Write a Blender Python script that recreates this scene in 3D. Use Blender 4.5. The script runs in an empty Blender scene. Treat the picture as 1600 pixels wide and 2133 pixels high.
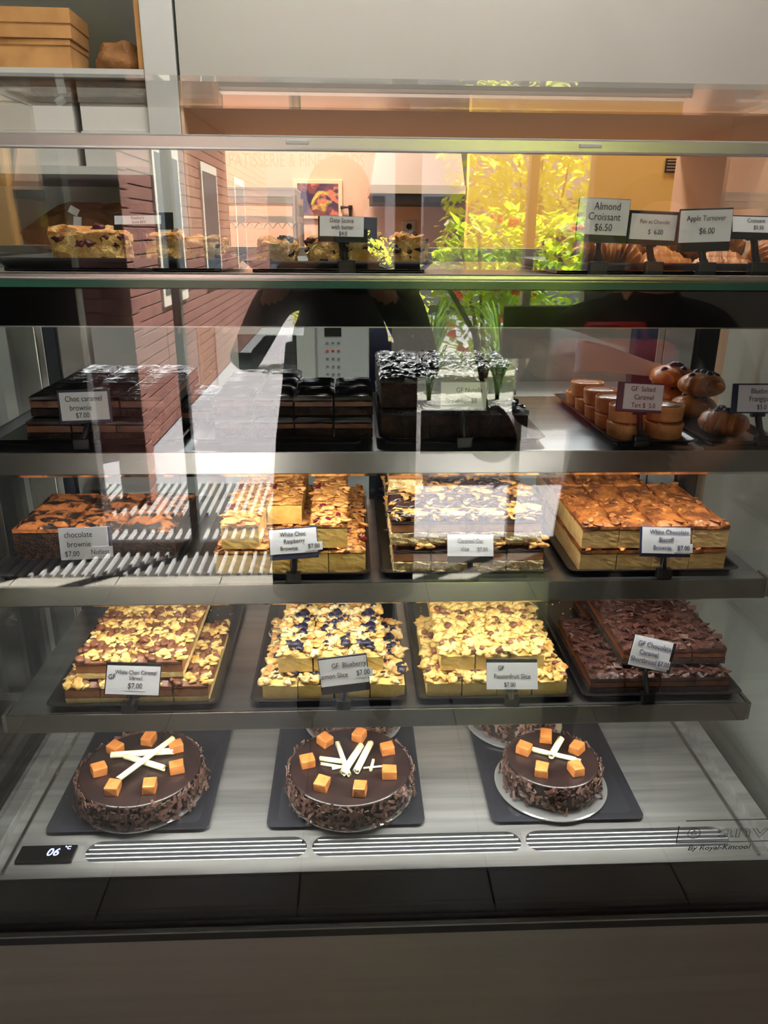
import bpy, bmesh, math, random
from mathutils import Vector, Matrix, noise

scene = bpy.context.scene
col = scene.collection
H = 1.45                                   # camera height above the shop floor

# ------------------------------------------------------------------ camera
PITCH, YAW, ROLL = math.radians(20.1), math.radians(2.5), math.radians(.45)
CAMR = Matrix.Rotation(-YAW, 3, 'Z') @ Matrix.Rotation(math.pi/2-PITCH, 3, 'X') @ Matrix.Rotation(ROLL, 3, 'Z')
cd = bpy.data.cameras.new('camera'); cam = bpy.data.objects.new('camera', cd); col.objects.link(cam)
cd.sensor_fit = 'HORIZONTAL'; cd.sensor_width = 27.0; cd.lens = 27.0; cd.clip_start = .02; cd.clip_end = 200
cam.matrix_world = Matrix.Translation((0, 0, H)) @ CAMR.to_4x4()
scene.camera = cam

# ------------------------------------------------------------------ world, sun, exposure
w = bpy.data.worlds.new('world'); scene.world = w; w.use_nodes = True
nt = w.node_tree; bg = nt.nodes['Background']
sky = nt.nodes.new('ShaderNodeTexSky'); sky.sky_type = 'NISHITA'; sky.sun_disc = False
sky.sun_elevation = math.radians(58); sky.sun_rotation = math.radians(128); sky.air_density = 1.2; sky.dust_density = 2.0
nt.links.new(sky.outputs[0], bg.inputs[0]); bg.inputs[1].default_value = .45
sl = bpy.data.lights.new('sun', 'SUN'); sl.energy = 120; sl.angle = math.radians(.6); sl.color = (1, .95, .86)
so = bpy.data.objects.new('sun', sl); col.objects.link(so); so.location = (3, -8, 9)
so.rotation_euler = Vector((-.36, .28, -.89)).to_track_quat('-Z', 'Y').to_euler()
vs = scene.view_settings
vs.view_transform = 'Standard'; vs.look = 'None'; vs.exposure = .12; vs.gamma = 1; vs.use_curve_mapping = False
scene.cycles.transparent_max_bounces = 20
scene.cycles.max_bounces = 8
scene.cycles.diffuse_bounces = 3
scene.cycles.sample_clamp_indirect = 6

# ------------------------------------------------------------------ helpers
def at(px, py, Y):
    d = CAMR @ Vector(((px-800)/1600, -(py-1066.5)/1600, -1)); d *= Y/d.y
    return Vector((d.x, d.y, d.z+H))
def on(px, py, z):
    d = CAMR @ Vector(((px-800)/1600, -(py-1066.5)/1600, -1)); d *= (z-H)/d.z
    return Vector((d.x, d.y, d.z+H))
def lin(c):
    c = c/255
    return c/12.92 if c <= .04045 else ((c+.055)/1.055)**2.4
def C(r, g, b): return (lin(r), lin(g), lin(b), 1)

MATS = {}
def mat(name, c=(200, 200, 200), rough=.5, metal=0, mix=None, bump=None, coat=0, sss=0, emit=None, spec=None, stretch=None):
    """principled material; mix = list of (colour, noise scale, low, high) laid over the base colour one after another"""
    m = bpy.data.materials.new(name); m.use_nodes = True; MATS[name] = m
    n = m.node_tree.nodes; l = m.node_tree.links; b = n['Principled BSDF']
    b.inputs['Base Color'].default_value = C(*c); b.inputs['Roughness'].default_value = rough; b.inputs['Metallic'].default_value = metal
    if coat: b.inputs['Coat Weight'].default_value = coat; b.inputs['Coat Roughness'].default_value = .08
    if sss:
        b.inputs['Subsurface Weight'].default_value = sss; b.inputs['Subsurface Radius'].default_value = (.01, .006, .003); b.inputs['Subsurface Scale'].default_value = .5
    if spec is not None: b.inputs['Specular IOR Level'].default_value = spec
    if emit: b.inputs['Emission Color'].default_value = C(*emit[0]); b.inputs['Emission Strength'].default_value = emit[1]
    if mix or bump:
        tc = n.new('ShaderNodeTexCoord'); vec = tc.outputs['Object']
        oi = n.new('ShaderNodeObjectInfo'); ad = n.new('ShaderNodeVectorMath'); ad.operation = 'ADD'
        sc = n.new('ShaderNodeVectorMath'); sc.operation = 'SCALE'; sc.inputs['Scale'].default_value = 7.3
        cv = n.new('ShaderNodeCombineXYZ')
        for i in range(3): l.new(oi.outputs['Random'], cv.inputs[i])
        l.new(cv.outputs[0], sc.inputs[0]); l.new(vec, ad.inputs[0]); l.new(sc.outputs[0], ad.inputs[1]); vec = ad.outputs[0]
        if stretch:
            mp = n.new('ShaderNodeMapping'); mp.inputs['Scale'].default_value = stretch; l.new(vec, mp.inputs[0]); vec = mp.outputs[0]
        if mix:
            prev = None
            for (c2, s, lo, hi) in mix:
                nz = n.new('ShaderNodeTexNoise'); nz.inputs['Scale'].default_value = s; nz.inputs['Detail'].default_value = 4
                nz.inputs['Distortion'].default_value = .4; l.new(vec, nz.inputs['Vector'])
                mr = n.new('ShaderNodeMapRange'); mr.inputs[1].default_value = lo; mr.inputs[2].default_value = hi; l.new(nz.outputs[0], mr.inputs[0])
                mx = n.new('ShaderNodeMix'); mx.data_type = 'RGBA'; l.new(mr.outputs[0], mx.inputs['Factor'])
                if prev is None: mx.inputs['A'].default_value = C(*c)
                else: l.new(prev, mx.inputs['A'])
                mx.inputs['B'].default_value = C(*c2); prev = mx.outputs['Result']
            l.new(prev, b.inputs['Base Color'])
        if bump:
            nz = n.new('ShaderNodeTexNoise'); nz.inputs['Scale'].default_value = bump[0]; nz.inputs['Detail'].default_value = 5; l.new(vec, nz.inputs['Vector'])
            bp = n.new('ShaderNodeBump'); bp.inputs['Strength'].default_value = bump[1]; bp.inputs['Distance'].default_value = bump[2] if len(bump) > 2 else .004
            l.new(nz.outputs[0], bp.inputs['Height']); l.new(bp.outputs[0], b.inputs['Normal'])
    return m
def glass(name, tint=(250, 252, 251), f0=.045):
    m = bpy.data.materials.new(name); m.use_nodes = True; MATS[name] = m
    n = m.node_tree.nodes; l = m.node_tree.links; n.clear()
    out = n.new('ShaderNodeOutputMaterial'); mx = n.new('ShaderNodeMixShader'); tr = n.new('ShaderNodeBsdfTransparent'); gl = n.new('ShaderNodeBsdfGlossy')
    tr.inputs[0].default_value = C(*tint); gl.inputs['Roughness'].default_value = 0.0; gl.inputs[0].default_value = (1, 1, 1, 1)
    g = n.new('ShaderNodeNewGeometry'); dt = n.new('ShaderNodeVectorMath'); dt.operation = 'DOT_PRODUCT'
    l.new(g.outputs['Incoming'], dt.inputs[0]); l.new(g.outputs['Normal'], dt.inputs[1])
    def mt(op, a, b):
        k = n.new('ShaderNodeMath'); k.operation = op
        for i, v in enumerate((a, b)):
            if v is None: continue
            if isinstance(v, (int, float)): k.inputs[i].default_value = v
            else: l.new(v, k.inputs[i])
        return k.outputs[0]
    a = mt('ABSOLUTE', dt.outputs['Value'], None); a = mt('SUBTRACT', 1.0, a); a = mt('POWER', a, 5.0); a = mt('MULTIPLY', a, 1-f0); a = mt('ADD', a, f0)
    l.new(a, mx.inputs[0]); l.new(tr.outputs[0], mx.inputs[1]); l.new(gl.outputs[0], mx.inputs[2]); l.new(mx.outputs[0], out.inputs[0])
    return m
def leafmat(name, c, t=.5, c2=None):
    m = bpy.data.materials.new(name); m.use_nodes = True; MATS[name] = m
    n = m.node_tree.nodes; l = m.node_tree.links; b = n['Principled BSDF']; b.inputs['Base Color'].default_value = C(*c); b.inputs['Roughness'].default_value = .24
    tl = n.new('ShaderNodeBsdfTranslucent'); tl.inputs[0].default_value = C(*(c2 or c)); mx = n.new('ShaderNodeMixShader'); mx.inputs[0].default_value = t
    l.new(b.outputs[0], mx.inputs[1]); l.new(tl.outputs[0], mx.inputs[2]); l.new(mx.outputs[0], n['Material Output'].inputs[0])

def link(name, data, m=None, parent=None, loc=(0, 0, 0), rot=(0, 0, 0)):
    o = bpy.data.objects.new(name, data); col.objects.link(o); o.location = loc; o.rotation_euler = rot
    if parent: o.parent = parent
    if m is not None and data is not None and hasattr(data, 'materials') and len(data.materials) == 0: data.materials.append(MATS[m] if isinstance(m, str) else m)
    return o
def tag(o, label=None, cat=None, group=None, kind=None):
    if label: o['label'] = label
    if cat: o['category'] = cat
    if group: o['group'] = group
    if kind: o['kind'] = kind
    return o
def thing(name, label, cat, loc=(0, 0, 0), rot=(0, 0, 0), group=None):
    return tag(link(name, None, None, None, loc, rot), label, cat, group)
def mesh(bm, smooth=False):
    me = bpy.data.meshes.new('m'); bmesh.ops.recalc_face_normals(bm, faces=bm.faces); bm.to_mesh(me); bm.free()
    if smooth: me.polygons.foreach_set('use_smooth', [True]*len(me.polygons))
    return me
def abox(bm, x0, x1, y0, y1, z0, z1, bev=0, seg=2):
    r = bmesh.ops.create_cube(bm, size=1); vs_ = r['verts']
    for v in vs_: v.co = Vector(((x0+x1)/2+v.co.x*(x1-x0), (y0+y1)/2+v.co.y*(y1-y0), (z0+z1)/2+v.co.z*(z1-z0)))
    if bev:
        es = {e for v in vs_ for e in v.link_edges}
        bmesh.ops.bevel(bm, geom=list(es), offset=bev, segments=seg, affect='EDGES', profile=.6)
def box(name, x0, x1, y0, y1, z0, z1, m, parent=None, bev=0, kind=None):
    """one box; a top-level one keeps its origin at the middle of its base"""
    bm = bmesh.new()
    o = Vector(((x0+x1)/2, (y0+y1)/2, z0)) if parent is None else Vector((0, 0, 0))
    abox(bm, x0-o.x, x1-o.x, y0-o.y, y1-o.y, z0-o.z, z1-o.z, bev)
    ob = link(name, mesh(bm), m, parent, o)
    if kind: ob['kind'] = kind
    return ob
def cyl(bm, p, q, r, r2=None, seg=16):
    p = Vector(p); q = Vector(q); d = q-p
    M = Matrix.Translation((p+q)/2) @ d.to_track_quat('Z', 'Y').to_matrix().to_4x4()
    bmesh.ops.create_cone(bm, cap_ends=True, segments=seg, radius1=r, radius2=r if r2 is None else r2, depth=d.length, matrix=M)
def tube(bm, pts, rads, seg=12, cap=True):
    rings = []; n = len(pts); pts = [Vector(p) for p in pts]
    for i, p in enumerate(pts):
        t = (pts[min(i+1, n-1)]-pts[max(i-1, 0)]).normalized()
        q = t.to_track_quat('Z', 'Y'); r = rads[i] if isinstance(rads, (list, tuple)) else rads
        rings.append([bm.verts.new(p+q @ Vector((r*math.cos(a), r*math.sin(a), 0))) for a in [2*math.pi*k/seg for k in range(seg)]])
    for a, b in zip(rings, rings[1:]):
        for k in range(seg): bm.faces.new((a[k], a[(k+1) % seg], b[(k+1) % seg], b[k]))
    if cap:
        bm.faces.new(rings[0][::-1]); bm.faces.new(rings[-1])
def lathe(bm, prof, seg=48):
    rings = [[bm.verts.new((r*math.cos(2*math.pi*k/seg), r*math.sin(2*math.pi*k/seg), z)) for k in range(seg)] for r, z in prof]
    for a, b in zip(rings, rings[1:]):
        for k in range(seg): bm.faces.new((a[k], a[(k+1) % seg], b[(k+1) % seg], b[k]))
    bm.faces.new(rings[0][::-1]); bm.faces.new(rings[-1])
def blob(bm, c, r, sub=1, jit=.25, sq=(1, 1, 1), rnd=random):
    q = Matrix.Rotation(rnd.uniform(0, 6.28), 3, 'Z') @ Matrix.Rotation(rnd.uniform(-.6, .6), 3, 'X')
    res = bmesh.ops.create_icosphere(bm, subdivisions=sub, radius=1)
    off = Vector((rnd.uniform(0, 50), rnd.uniform(0, 50), 0))
    for v in res['verts']:
        k = r*(1+(jit*2.2*noise.noise(v.co*1.3+off) if sub > 1 else rnd.uniform(-jit, jit))); v.co = q @ Vector((v.co.x*k*sq[0], v.co.y*k*sq[1], v.co.z*k*sq[2])) + Vector(c)
def lump(w_, d_, z0, z1, seed, cuts=6, side=.0003, top=.0015, bulge=0):
    """a cut cake layer: finely divided block whose sides and top are slightly uneven"""
    bm = bmesh.new(); abox(bm, -w_/2, w_/2, -d_/2, d_/2, z0, z1)
    bmesh.ops.subdivide_edges(bm, edges=bm.edges[:], cuts=cuts, use_grid_fill=True)
    s = Vector((seed*3.1, seed*1.7, seed*.9))
    for v in bm.verts:
        nv = noise.noise_vector(v.co*220+s); v.co.x += nv.x*side*1.6; v.co.y += nv.y*side*1.6
        if v.co.z > z1-1e-5:
            e = max(abs(v.co.x)/(w_/2), abs(v.co.y)/(d_/2))
            v.co.z += noise.noise(v.co*90+s)*top*1.6 - (top*1.2 if e > .95 else 0) + bulge*(1-e*e)
    return mesh(bm)
FONT_CACHE = {}
def words(txt, size, m, parent, loc, rot=(math.pi/2, 0, 0), align='CENTER', mirror=False, name='lettering', ext=.0002, sx=1.0, shear=0, outline=0):
    key = (txt, round(size, 5), align, round(ext, 5), shear, outline)
    if key not in FONT_CACHE:
        cu = bpy.data.curves.new('t', 'FONT'); cu.body = txt; cu.size = size; cu.align_x = align; cu.align_y = 'CENTER'; cu.extrude = ext; cu.resolution_u = 3; cu.shear = shear
        if outline: cu.fill_mode = 'NONE'; cu.bevel_depth = outline; cu.bevel_resolution = 0; cu.extrude = 0
        to = bpy.data.objects.new('t', cu); col.objects.link(to); dg = bpy.context.evaluated_depsgraph_get(); dg.update()
        FONT_CACHE[key] = bpy.data.meshes.new_from_object(to.evaluated_get(dg)); bpy.data.objects.remove(to); bpy.data.curves.remove(cu)
    me = FONT_CACHE[key]
    if len(me.materials): me = me.copy(); me.materials.clear()
    o = link(name, me, m, parent, loc, rot); o.scale = (-sx if mirror else sx, 1, 1)
    return o
ORD = ['first', 'second', 'third', 'fourth', 'fifth', 'sixth']

# ------------------------------------------------------------------ materials
mat('bulkhead', (176, 173, 169), .6, mix=[((170, 167, 163), 3, .4, .7)])
mat('cabinet_white', (192, 193, 193), .45)
mat('cabinet_inside', (196, 194, 196), .6)
mat('kraft', (190, 142, 88), .8, mix=[((168, 120, 72), 14, .4, .7)])
mat('kraft_dark', (146, 98, 52), .75, mix=[((108, 70, 36), 18, .4, .65)], bump=(22, .5, .02))
mat('box_white', (204, 202, 200), .6)
mat('peach_wall', (226, 186, 160), .7)
mat('soffit', (205, 170, 142), .7)
mat('yellow_wall', (232, 194, 112), .65)
mat('ceiling', (225, 222, 216), .8)
mat('plaster', (205, 200, 194), .8)
mat('tile', (150, 146, 138), .3, mix=[((136, 132, 124), 5, .35, .7)])
mat('grout', (48, 44, 40), .9)
mat('paving', (106, 105, 111), .8, mix=[((94, 93, 99), 2.5, .4, .7)])
mat('steel', (196, 196, 194), .24, 1, mix=[((166, 166, 164), 30, .35, .7)], bump=(160, .05, .001), stretch=(.06, 1, 1))
mat('steel_deck', (200, 202, 203), .42, .85, mix=[((160, 161, 162), 40, .35, .7)], bump=(180, .08, .001), stretch=(.06, 1, 1))
mat('steel_panel', (150, 144, 138), .5, .9, mix=[((142, 136, 130), 40, .35, .7)], bump=(180, .06, .001), stretch=(.04, 1, 1))
mat('shelf_metal', (176, 180, 182), .32, 1, mix=[((150, 154, 157), 25, .35, .7)], stretch=(.1, 1, 1))
mat('lip_metal', (168, 166, 160), .22, 1, mix=[((140, 138, 132), 12, .3, .7)], stretch=(.3, 1, 1))
mat('slat_metal', (214, 216, 220), .35, .6)
mat('vent_grey', (70, 74, 80), .5)
mat('polished', (214, 208, 190), .12, 1)
mat('black_gloss', (5, 5, 6), .12)
mat('black_matt', (8, 8, 9), .6)
mat('navy', (22, 27, 44), .35)
mat('rail_grey', (196, 197, 198), .3, .6)
mat('green_edge', (46, 92, 80), .15)
mat('tray_black', (20, 20, 23), .3, mix=[((30, 30, 34), 8, .4, .7)], bump=(120, .06, .001))
mat('tray_slate', (30, 31, 38), .38, mix=[((40, 42, 50), 6, .4, .7)])
mat('tag_black', (14, 14, 16), .35)
mat('tag_navy', (38, 44, 72), .35)
mat('card', (226, 228, 236), .35, coat=.3)
mat('ink', (44, 46, 54), .7)
mat('logo_grey', (62, 60, 58), .7)
mat('ink_blue', (66, 70, 110), .7)
mat('ink_washed_out', (150, 150, 156), .7)  # ink paled so the light washing over the lettering is in its colour
mat('led', (255, 255, 255), .5, emit=((255, 248, 236), 9))
mat('display_digit', (200, 215, 255), .5, emit=((150, 170, 255), 5))
mat('display_black', (10, 10, 12), .25)
mat('clear_board', (196, 198, 200), .12, .7)
glass('clear_glass', f0=.055); glass('door_glass', (236, 240, 240)); glass('shop_glass', (252, 252, 252), .03)
# cakes and slices
mat('choc_glaze', (36, 24, 24), .3, mix=[((44, 30, 29), 25, .4, .7)], coat=.15)
mat('choc_sponge', (40, 24, 18), .8, mix=[((26, 15, 12), 60, .4, .6)], bump=(260, .6, .003))
mat('choc_flake', (92, 64, 54), .5, mix=[((66, 42, 36), 40, .4, .6)])
mat('fudge', (186, 118, 60), .5, mix=[((164, 96, 44), 60, .4, .7)], sss=.05, bump=(160, .3, .002))
mat('white_choc', (250, 242, 198), .4, mix=[((238, 224, 160), 50, .5, .75)], sss=.1)
mat('shiny_choc', (22, 17, 17), .24, mix=[((40, 26, 22), 60, .45, .7)], bump=(90, .55, .005), coat=.4)
mat('ridged_choc', (22, 17, 17), .28, bump=(120, .8, .004), coat=.35, stretch=(.15, 1, 1))
mat('crinkle_choc', (24, 19, 19), .2, mix=[((60, 36, 26), 90, .55, .75)], bump=(110, 1.0, .008), coat=.5)
mat('dark_crumb', (36, 22, 17), .85, mix=[((58, 34, 24), 90, .45, .6)], bump=(300, .8, .003))
mat('caramel_dark', (120, 66, 32), .4, mix=[((94, 48, 22), 60, .4, .6)])
mat('caramel', (172, 112, 62), .35, mix=[((146, 88, 44), 50, .4, .65)], sss=.1)
mat('swirl', (172, 102, 56), .5, mix=[((36, 22, 20), 46, .45, .55), ((206, 136, 80), 90, .6, .7)], bump=(120, .4, .004))
mat('blondie', (220, 184, 104), .8, mix=[((204, 164, 82), 60, .4, .65)], bump=(400, .3, .002))
mat('blondie_top', (222, 160, 84), .5, mix=[((150, 86, 42), 60, .48, .6), ((246, 204, 132), 110, .56, .66), ((70, 18, 32), 45, .62, .68)], bump=(130, .9, .006))
mat('raspberry', (104, 16, 38), .35, coat=.2)
mat('almond', (226, 166, 98), .5, mix=[((196, 122, 62), 90, .45, .65)])
mat('oat', (216, 194, 142), .85, mix=[((184, 152, 98), 120, .45, .6), ((240, 226, 182), 140, .58, .66)], bump=(320, 1, .004))
mat('oat_top', (220, 168, 100), .6, mix=[((198, 136, 70), 60, .4, .6)], bump=(200, .6, .004))
mat('choc_top', (52, 34, 34), .3, coat=.2)
mat('biscuit_body', (206, 172, 112), .8, mix=[((192, 154, 94), 60, .4, .65)], bump=(400, .25, .002))
mat('biscuit_top', (166, 98, 44), .45, mix=[((108, 58, 28), 34, .45, .6), ((204, 136, 74), 60, .58, .68)], bump=(80, .8, .006), coat=.1)
mat('shortbread', (244, 220, 158), .8, mix=[((232, 200, 128), 90, .4, .65)], bump=(260, .5, .003))
mat('milk_choc', (132, 84, 58), .4, mix=[((100, 58, 40), 50, .4, .6)])
mat('crumble', (236, 204, 130), .75, mix=[((218, 166, 86), 60, .45, .62), ((186, 120, 62), 40, .6, .7)], bump=(260, .6, .003), sss=.1)
mat('crumble_pale', (228, 206, 158), .75, mix=[((214, 172, 98), 60, .42, .6)], bump=(260, .6, .003))
mat('lemon', (226, 198, 122), .65, mix=[((212, 178, 96), 60, .4, .65)], bump=(300, .3, .002))
mat('blueberry', (34, 30, 52), .35, mix=[((60, 54, 80), 80, .5, .65)])
mat('flake_dark', (84, 52, 44), .38, mix=[((54, 30, 26), 50, .42, .58)], bump=(140, .6, .004))
mat('scone', (230, 192, 120), .85, mix=[((206, 156, 84), 40, .45, .65), ((246, 220, 164), 90, .58, .68)], bump=(150, 1, .006))
mat('scone_top', (206, 136, 66), .7, mix=[((230, 184, 118), 40, .48, .62)], bump=(120, 1, .006))
mat('cherry', (92, 26, 34), .35)
mat('date', (58, 32, 24), .5)
mat('croissant', (196, 118, 52), .38, mix=[((146, 76, 30), 30, .42, .62), ((226, 160, 86), 70, .58, .68)], bump=(60, .5, .006), stretch=(2.5, .5, .5), coat=.15)
mat('tart', (222, 158, 92), .7, mix=[((200, 132, 70), 60, .4, .65)], bump=(200, .4, .003))
mat('tart_fill', (196, 128, 78), .3, mix=[((240, 226, 206), 70, .56, .62)], coat=.3)
mat('paper', (232, 232, 236), .6)
# people, plants, surroundings
mat('skin', (204, 150, 120), .5, sss=.1)
mat('cloth_black', (14, 14, 16), .85, bump=(200, .3, .002))
mat('hair', (22, 16, 14), .45)
mat('red_leather', (190, 52, 50), .4)
mat('bag_black', (12, 12, 13), .5)
mat('brick', (104, 60, 50), .85, mix=[((88, 47, 41), 6, .4, .65)], bump=(40, .5, .005))
mat('mortar', (92, 60, 52), .95)
mat('frame_dark', (34, 34, 36), .4)
mat('frame_light', (216, 208, 196), .4)
mat('facade', (236, 234, 230), .8)
mat('facade_grey', (120, 124, 130), .8)
mat('pane_dark', (60, 70, 80), .1)
mat('bark', (96, 76, 54), .9)
mat('vinyl', (52, 36, 30), .6)
mat('board_black', (8, 8, 9), .5)
mat('board_ink', (40, 40, 42), .6)
mat('notice_grey', (70, 72, 76), .6)
mat('galvanised', (214, 216, 218), .35, .3)
mat('flower', (236, 70, 40), .5)
leafmat('leaf_yellow', (228, 232, 110), .62, (250, 250, 110)); leafmat('leaf_green', (130, 176, 60), .6, (214, 232, 60)); leafmat('leaf_dark', (46, 84, 34), .35, (90, 130, 30)); leafmat('leaf_strap', (72, 100, 50), .3, (110, 150, 50))
mat('micro_white', (206, 206, 202), .35)
mat('micro_window', (40, 42, 44), .15)
mat('micro_panel', (196, 197, 198), .4)
mat('button', (132, 134, 138), .5)
mat('button_red', (196, 80, 60), .5)
mat('hood_metal', (214, 200, 190), .3, .5)
mat('wire', (200, 196, 190), .3, .8)
mat('picture_frame', (240, 206, 170), .5)
mat('picture_paint', (128, 72, 78), .6, mix=[((60, 44, 80), 14, .45, .55), ((226, 196, 90), 9, .58, .64), ((206, 120, 100), 24, .56, .64)])
mat('socket', (200, 190, 178), .4)
mat('bench_top', (206, 208, 208), .3)

# ------------------------------------------------------------------ room shell
FRONT_Y = -1.6        # shopfront behind the viewer
fl = box('floor', -3.2, 3.2, FRONT_Y-.05, 4.6, -.03, -.004, 'grout'); fl['kind'] = 'structure'
bm = bmesh.new(); abox(bm, -.2225, .2225, -.2225, .2225, 0, .006, .001, 1); tme = mesh(bm)
fx, fy = fl.location.x, fl.location.y
for i in range(-7, 7):
    for j in range(-4, 7):
        cx, cy = .094+i*.45, .215+j*.45
        if abs(cx) < 3.0 and cy > FRONT_Y+.1: link('tile', tme, 'tile', fl, (cx-fx, cy-fy, .028))
box('ceiling', -3.2, 3.2, FRONT_Y, 4.6, 2.9, 3.0, 'ceiling', kind='structure')
box('wall_left', -3.2, -3.1, FRONT_Y, 4.6, 0, 2.9, 'plaster', kind='structure')
box('wall_right', 3.1, 3.2, FRONT_Y, 4.6, 0, 2.9, 'plaster', kind='structure')
SOF = H+.272
box('wall_bulkhead', -.385, 1.03, 2.0, 2.62, SOF+.006, 2.9, 'bulkhead', kind='structure')
box('trim_1', -.392, 1.03, 2.0, 2.62, SOF-.004, SOF+.006, 'soffit', kind='structure')
box('wall_back_right', 1.03, 3.1, 2.0, 2.62, 0, 2.9, 'soffit', kind='structure')
box('wall_back_left', -3.1, -1.3, 2.0, 2.62, 0, 2.9, 'plaster', kind='structure')
box('wall_kitchen_rear', -3.1, 3.1, 4.2, 4.3, 0, 2.9, 'peach_wall', kind='structure')
box('wall_kitchen_left', -1.32, -1.24, 2.62, 4.2, 0, 2.9, 'peach_wall', kind='structure')
box('wall_kitchen_partition', .50, 3.1, 3.5, 3.58, 0, 2.9, 'yellow_wall', kind='structure')
box('trim_2', -.391, -.384, 2.006, 2.62, 0, SOF-.005, 'soffit', kind='structure')
box('wall_back_low', -.384, 1.03, 2.56, 2.62, 0, H-.05, 'bulkhead', kind='structure')

# shopfront (seen in the glass): solid wall with two glazed openings
def fwall(x0, x1, z0, z1, nm='wall_front', m='frame_dark'): return box(nm, x0, x1, FRONT_Y-.08, FRONT_Y, z0, z1, m, kind='structure')
fwall(-3.1, -1.15, 0, 2.9); fwall(1.0, 3.1, 0, 2.9, 'wall_front_right', 'bulkhead'); fwall(-1.15, 1.0, 2.25, 2.9, 'wall_front_top'); fwall(.186, .291, 0, 2.25, 'wall_front_pillar')
for k, (x0, x1, muls) in enumerate(((-1.15, .186, (-.74,)), (.291, 1.0, (.755,)))):
    wroot = link(f'window_{k+1}', None, None, None, (0, FRONT_Y-.04, 0)); wroot['kind'] = 'structure'
    box('pane', x0, x1, -.004, .004, .06, 2.25, 'shop_glass', wroot)
    box('sill_rail', x0, x1, -.02, .02, 0.0, .06, 'frame_dark', wroot)
    for mx in muls: box('mullion', mx-.018, mx+.018, -.03, .03, .06, 2.25, 'frame_light' if k else 'frame_dark', wroot, .003)
    if k == 0: words('PATISSERIE & FINE FOODS', .072, 'vinyl', wroot, (-.215, .006, H+.262), mirror=False, sx=.66)
    wins = wroot if k else wroot
box('canopy', -3.2, 3.2, FRONT_Y-.45, FRONT_Y-.08, 2.5, 2.58, 'frame_dark', kind='structure')  # unseen canopy, added to limit the sunlight entering the shop
hb = thing('opening_hours_board', 'black opening hours board hung in the shop window beside the pillar', 'sign', (.8, FRONT_Y+.015, H-.52))
box('board', -.145, .145, -.006, .006, 0, .22, 'board_black', hb); box('top_edge', -.145, .145, -.007, .007, .22, .226, 'frame_light', hb)
words('6', .075, 'board_ink', hb, (-.10, .008, .15)); words('8', .075, 'board_ink', hb, (-.01, .008, .15))
vb = thing('notice_board', 'grey notice about valuables low in the shop window', 'sign', (.46, FRONT_Y+.015, H-.95))
box('board', -.15, .15, -.006, .006, 0, .2, 'notice_grey', vb)
for q, t in enumerate(('FOR VALUABLES', 'KEPT ON THESE', 'FOR VALUABLES', 'KEPT ON THESE')): words(t, .034, 'board_black', vb, (0, .008, .17-q*.043))

# ------------------------------------------------------------------ outside, seen only as a reflection
pv = box('pavement', -14, 14, -22, FRONT_Y-.05, -.1, -.01, 'paving', kind='structure')
bb = thing('brick_building', 'red brick building with white framed windows along the lane', 'building', (-1.42, -3.35, 0))
box('wall', -1.2, 0, -9, 0, 0, 4.1, 'mortar', bb)
bm = bmesh.new(); abox(bm, 0, .012, -9, 0, 0, .077, .002, 1); cme = mesh(bm)
bm = bmesh.new(); abox(bm, -1.2, 0, 0, .012, 0, .077, .002, 1); cme2 = mesh(bm)
for k in range(47):
    link('brick_course', cme, 'brick', bb, (0, 0, .004+k*.086)); link('brick_course', cme2, 'brick', bb, (0, 0, .004+k*.086))
for yy, z0 in ((-1.3, .9), (-3.2, .9), (-5.4, .9), (-1.3, 2.5), (-3.2, 2.5)):
    fr = box('window', .0, .03, yy-.45, yy+.45, z0, z0+1.15, 'frame_light', bb); box('glazing', .03, .034, yy-.38, yy+.38, z0+.08, z0+1.07, 'pane_dark', fr)
bp = thing('brick_pier', 'narrow brick pier standing just outside the shop window', 'pier', (-1.20, -2.4, 0)); box('core', -.07, .07, -.07, .07, 0, 2.45, 'mortar', bp)
bm = bmesh.new(); abox(bm, -.078, .078, -.078, .078, 0, .077, .002, 1); pme = mesh(bm)
for k in range(28): link('brick_course', pme, 'brick', bp, (0, 0, .004+k*.086))
fb = thing('apartment_building', 'pale grey apartment building far behind the garden', 'building', (1.5, -15, 0))
box('wall', -5, 6, -4, 0, 0, 7, 'facade', fb)
for k in range(5):
    for j in range(3): box('window', -4+k*2, -2.8+k*2, .0, .03, .8+j*2.1, 2.1+j*2.1, 'facade_grey', fb)
gr = thing('floor_grate', 'galvanised floor grate with long parallel bars on the sunny pavement', 'grate', (-.95, -2.0, 0))
bm = bmesh.new(); abox(bm, -.006, .006, -.27, .27, 0, .022); g1 = mesh(bm); g1.materials.append(MATS['galvanised'])
for k in range(34):
    link('bar', g1, None, gr, (-.66+k*.046, .36, -.008)); link('bar', g1, None, gr, (-.66+k*.046, -.42, -.008))
box('grate_pit', -.7, .9, -.72, .66, -.0085, -.006, 'black_matt', gr)

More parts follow.
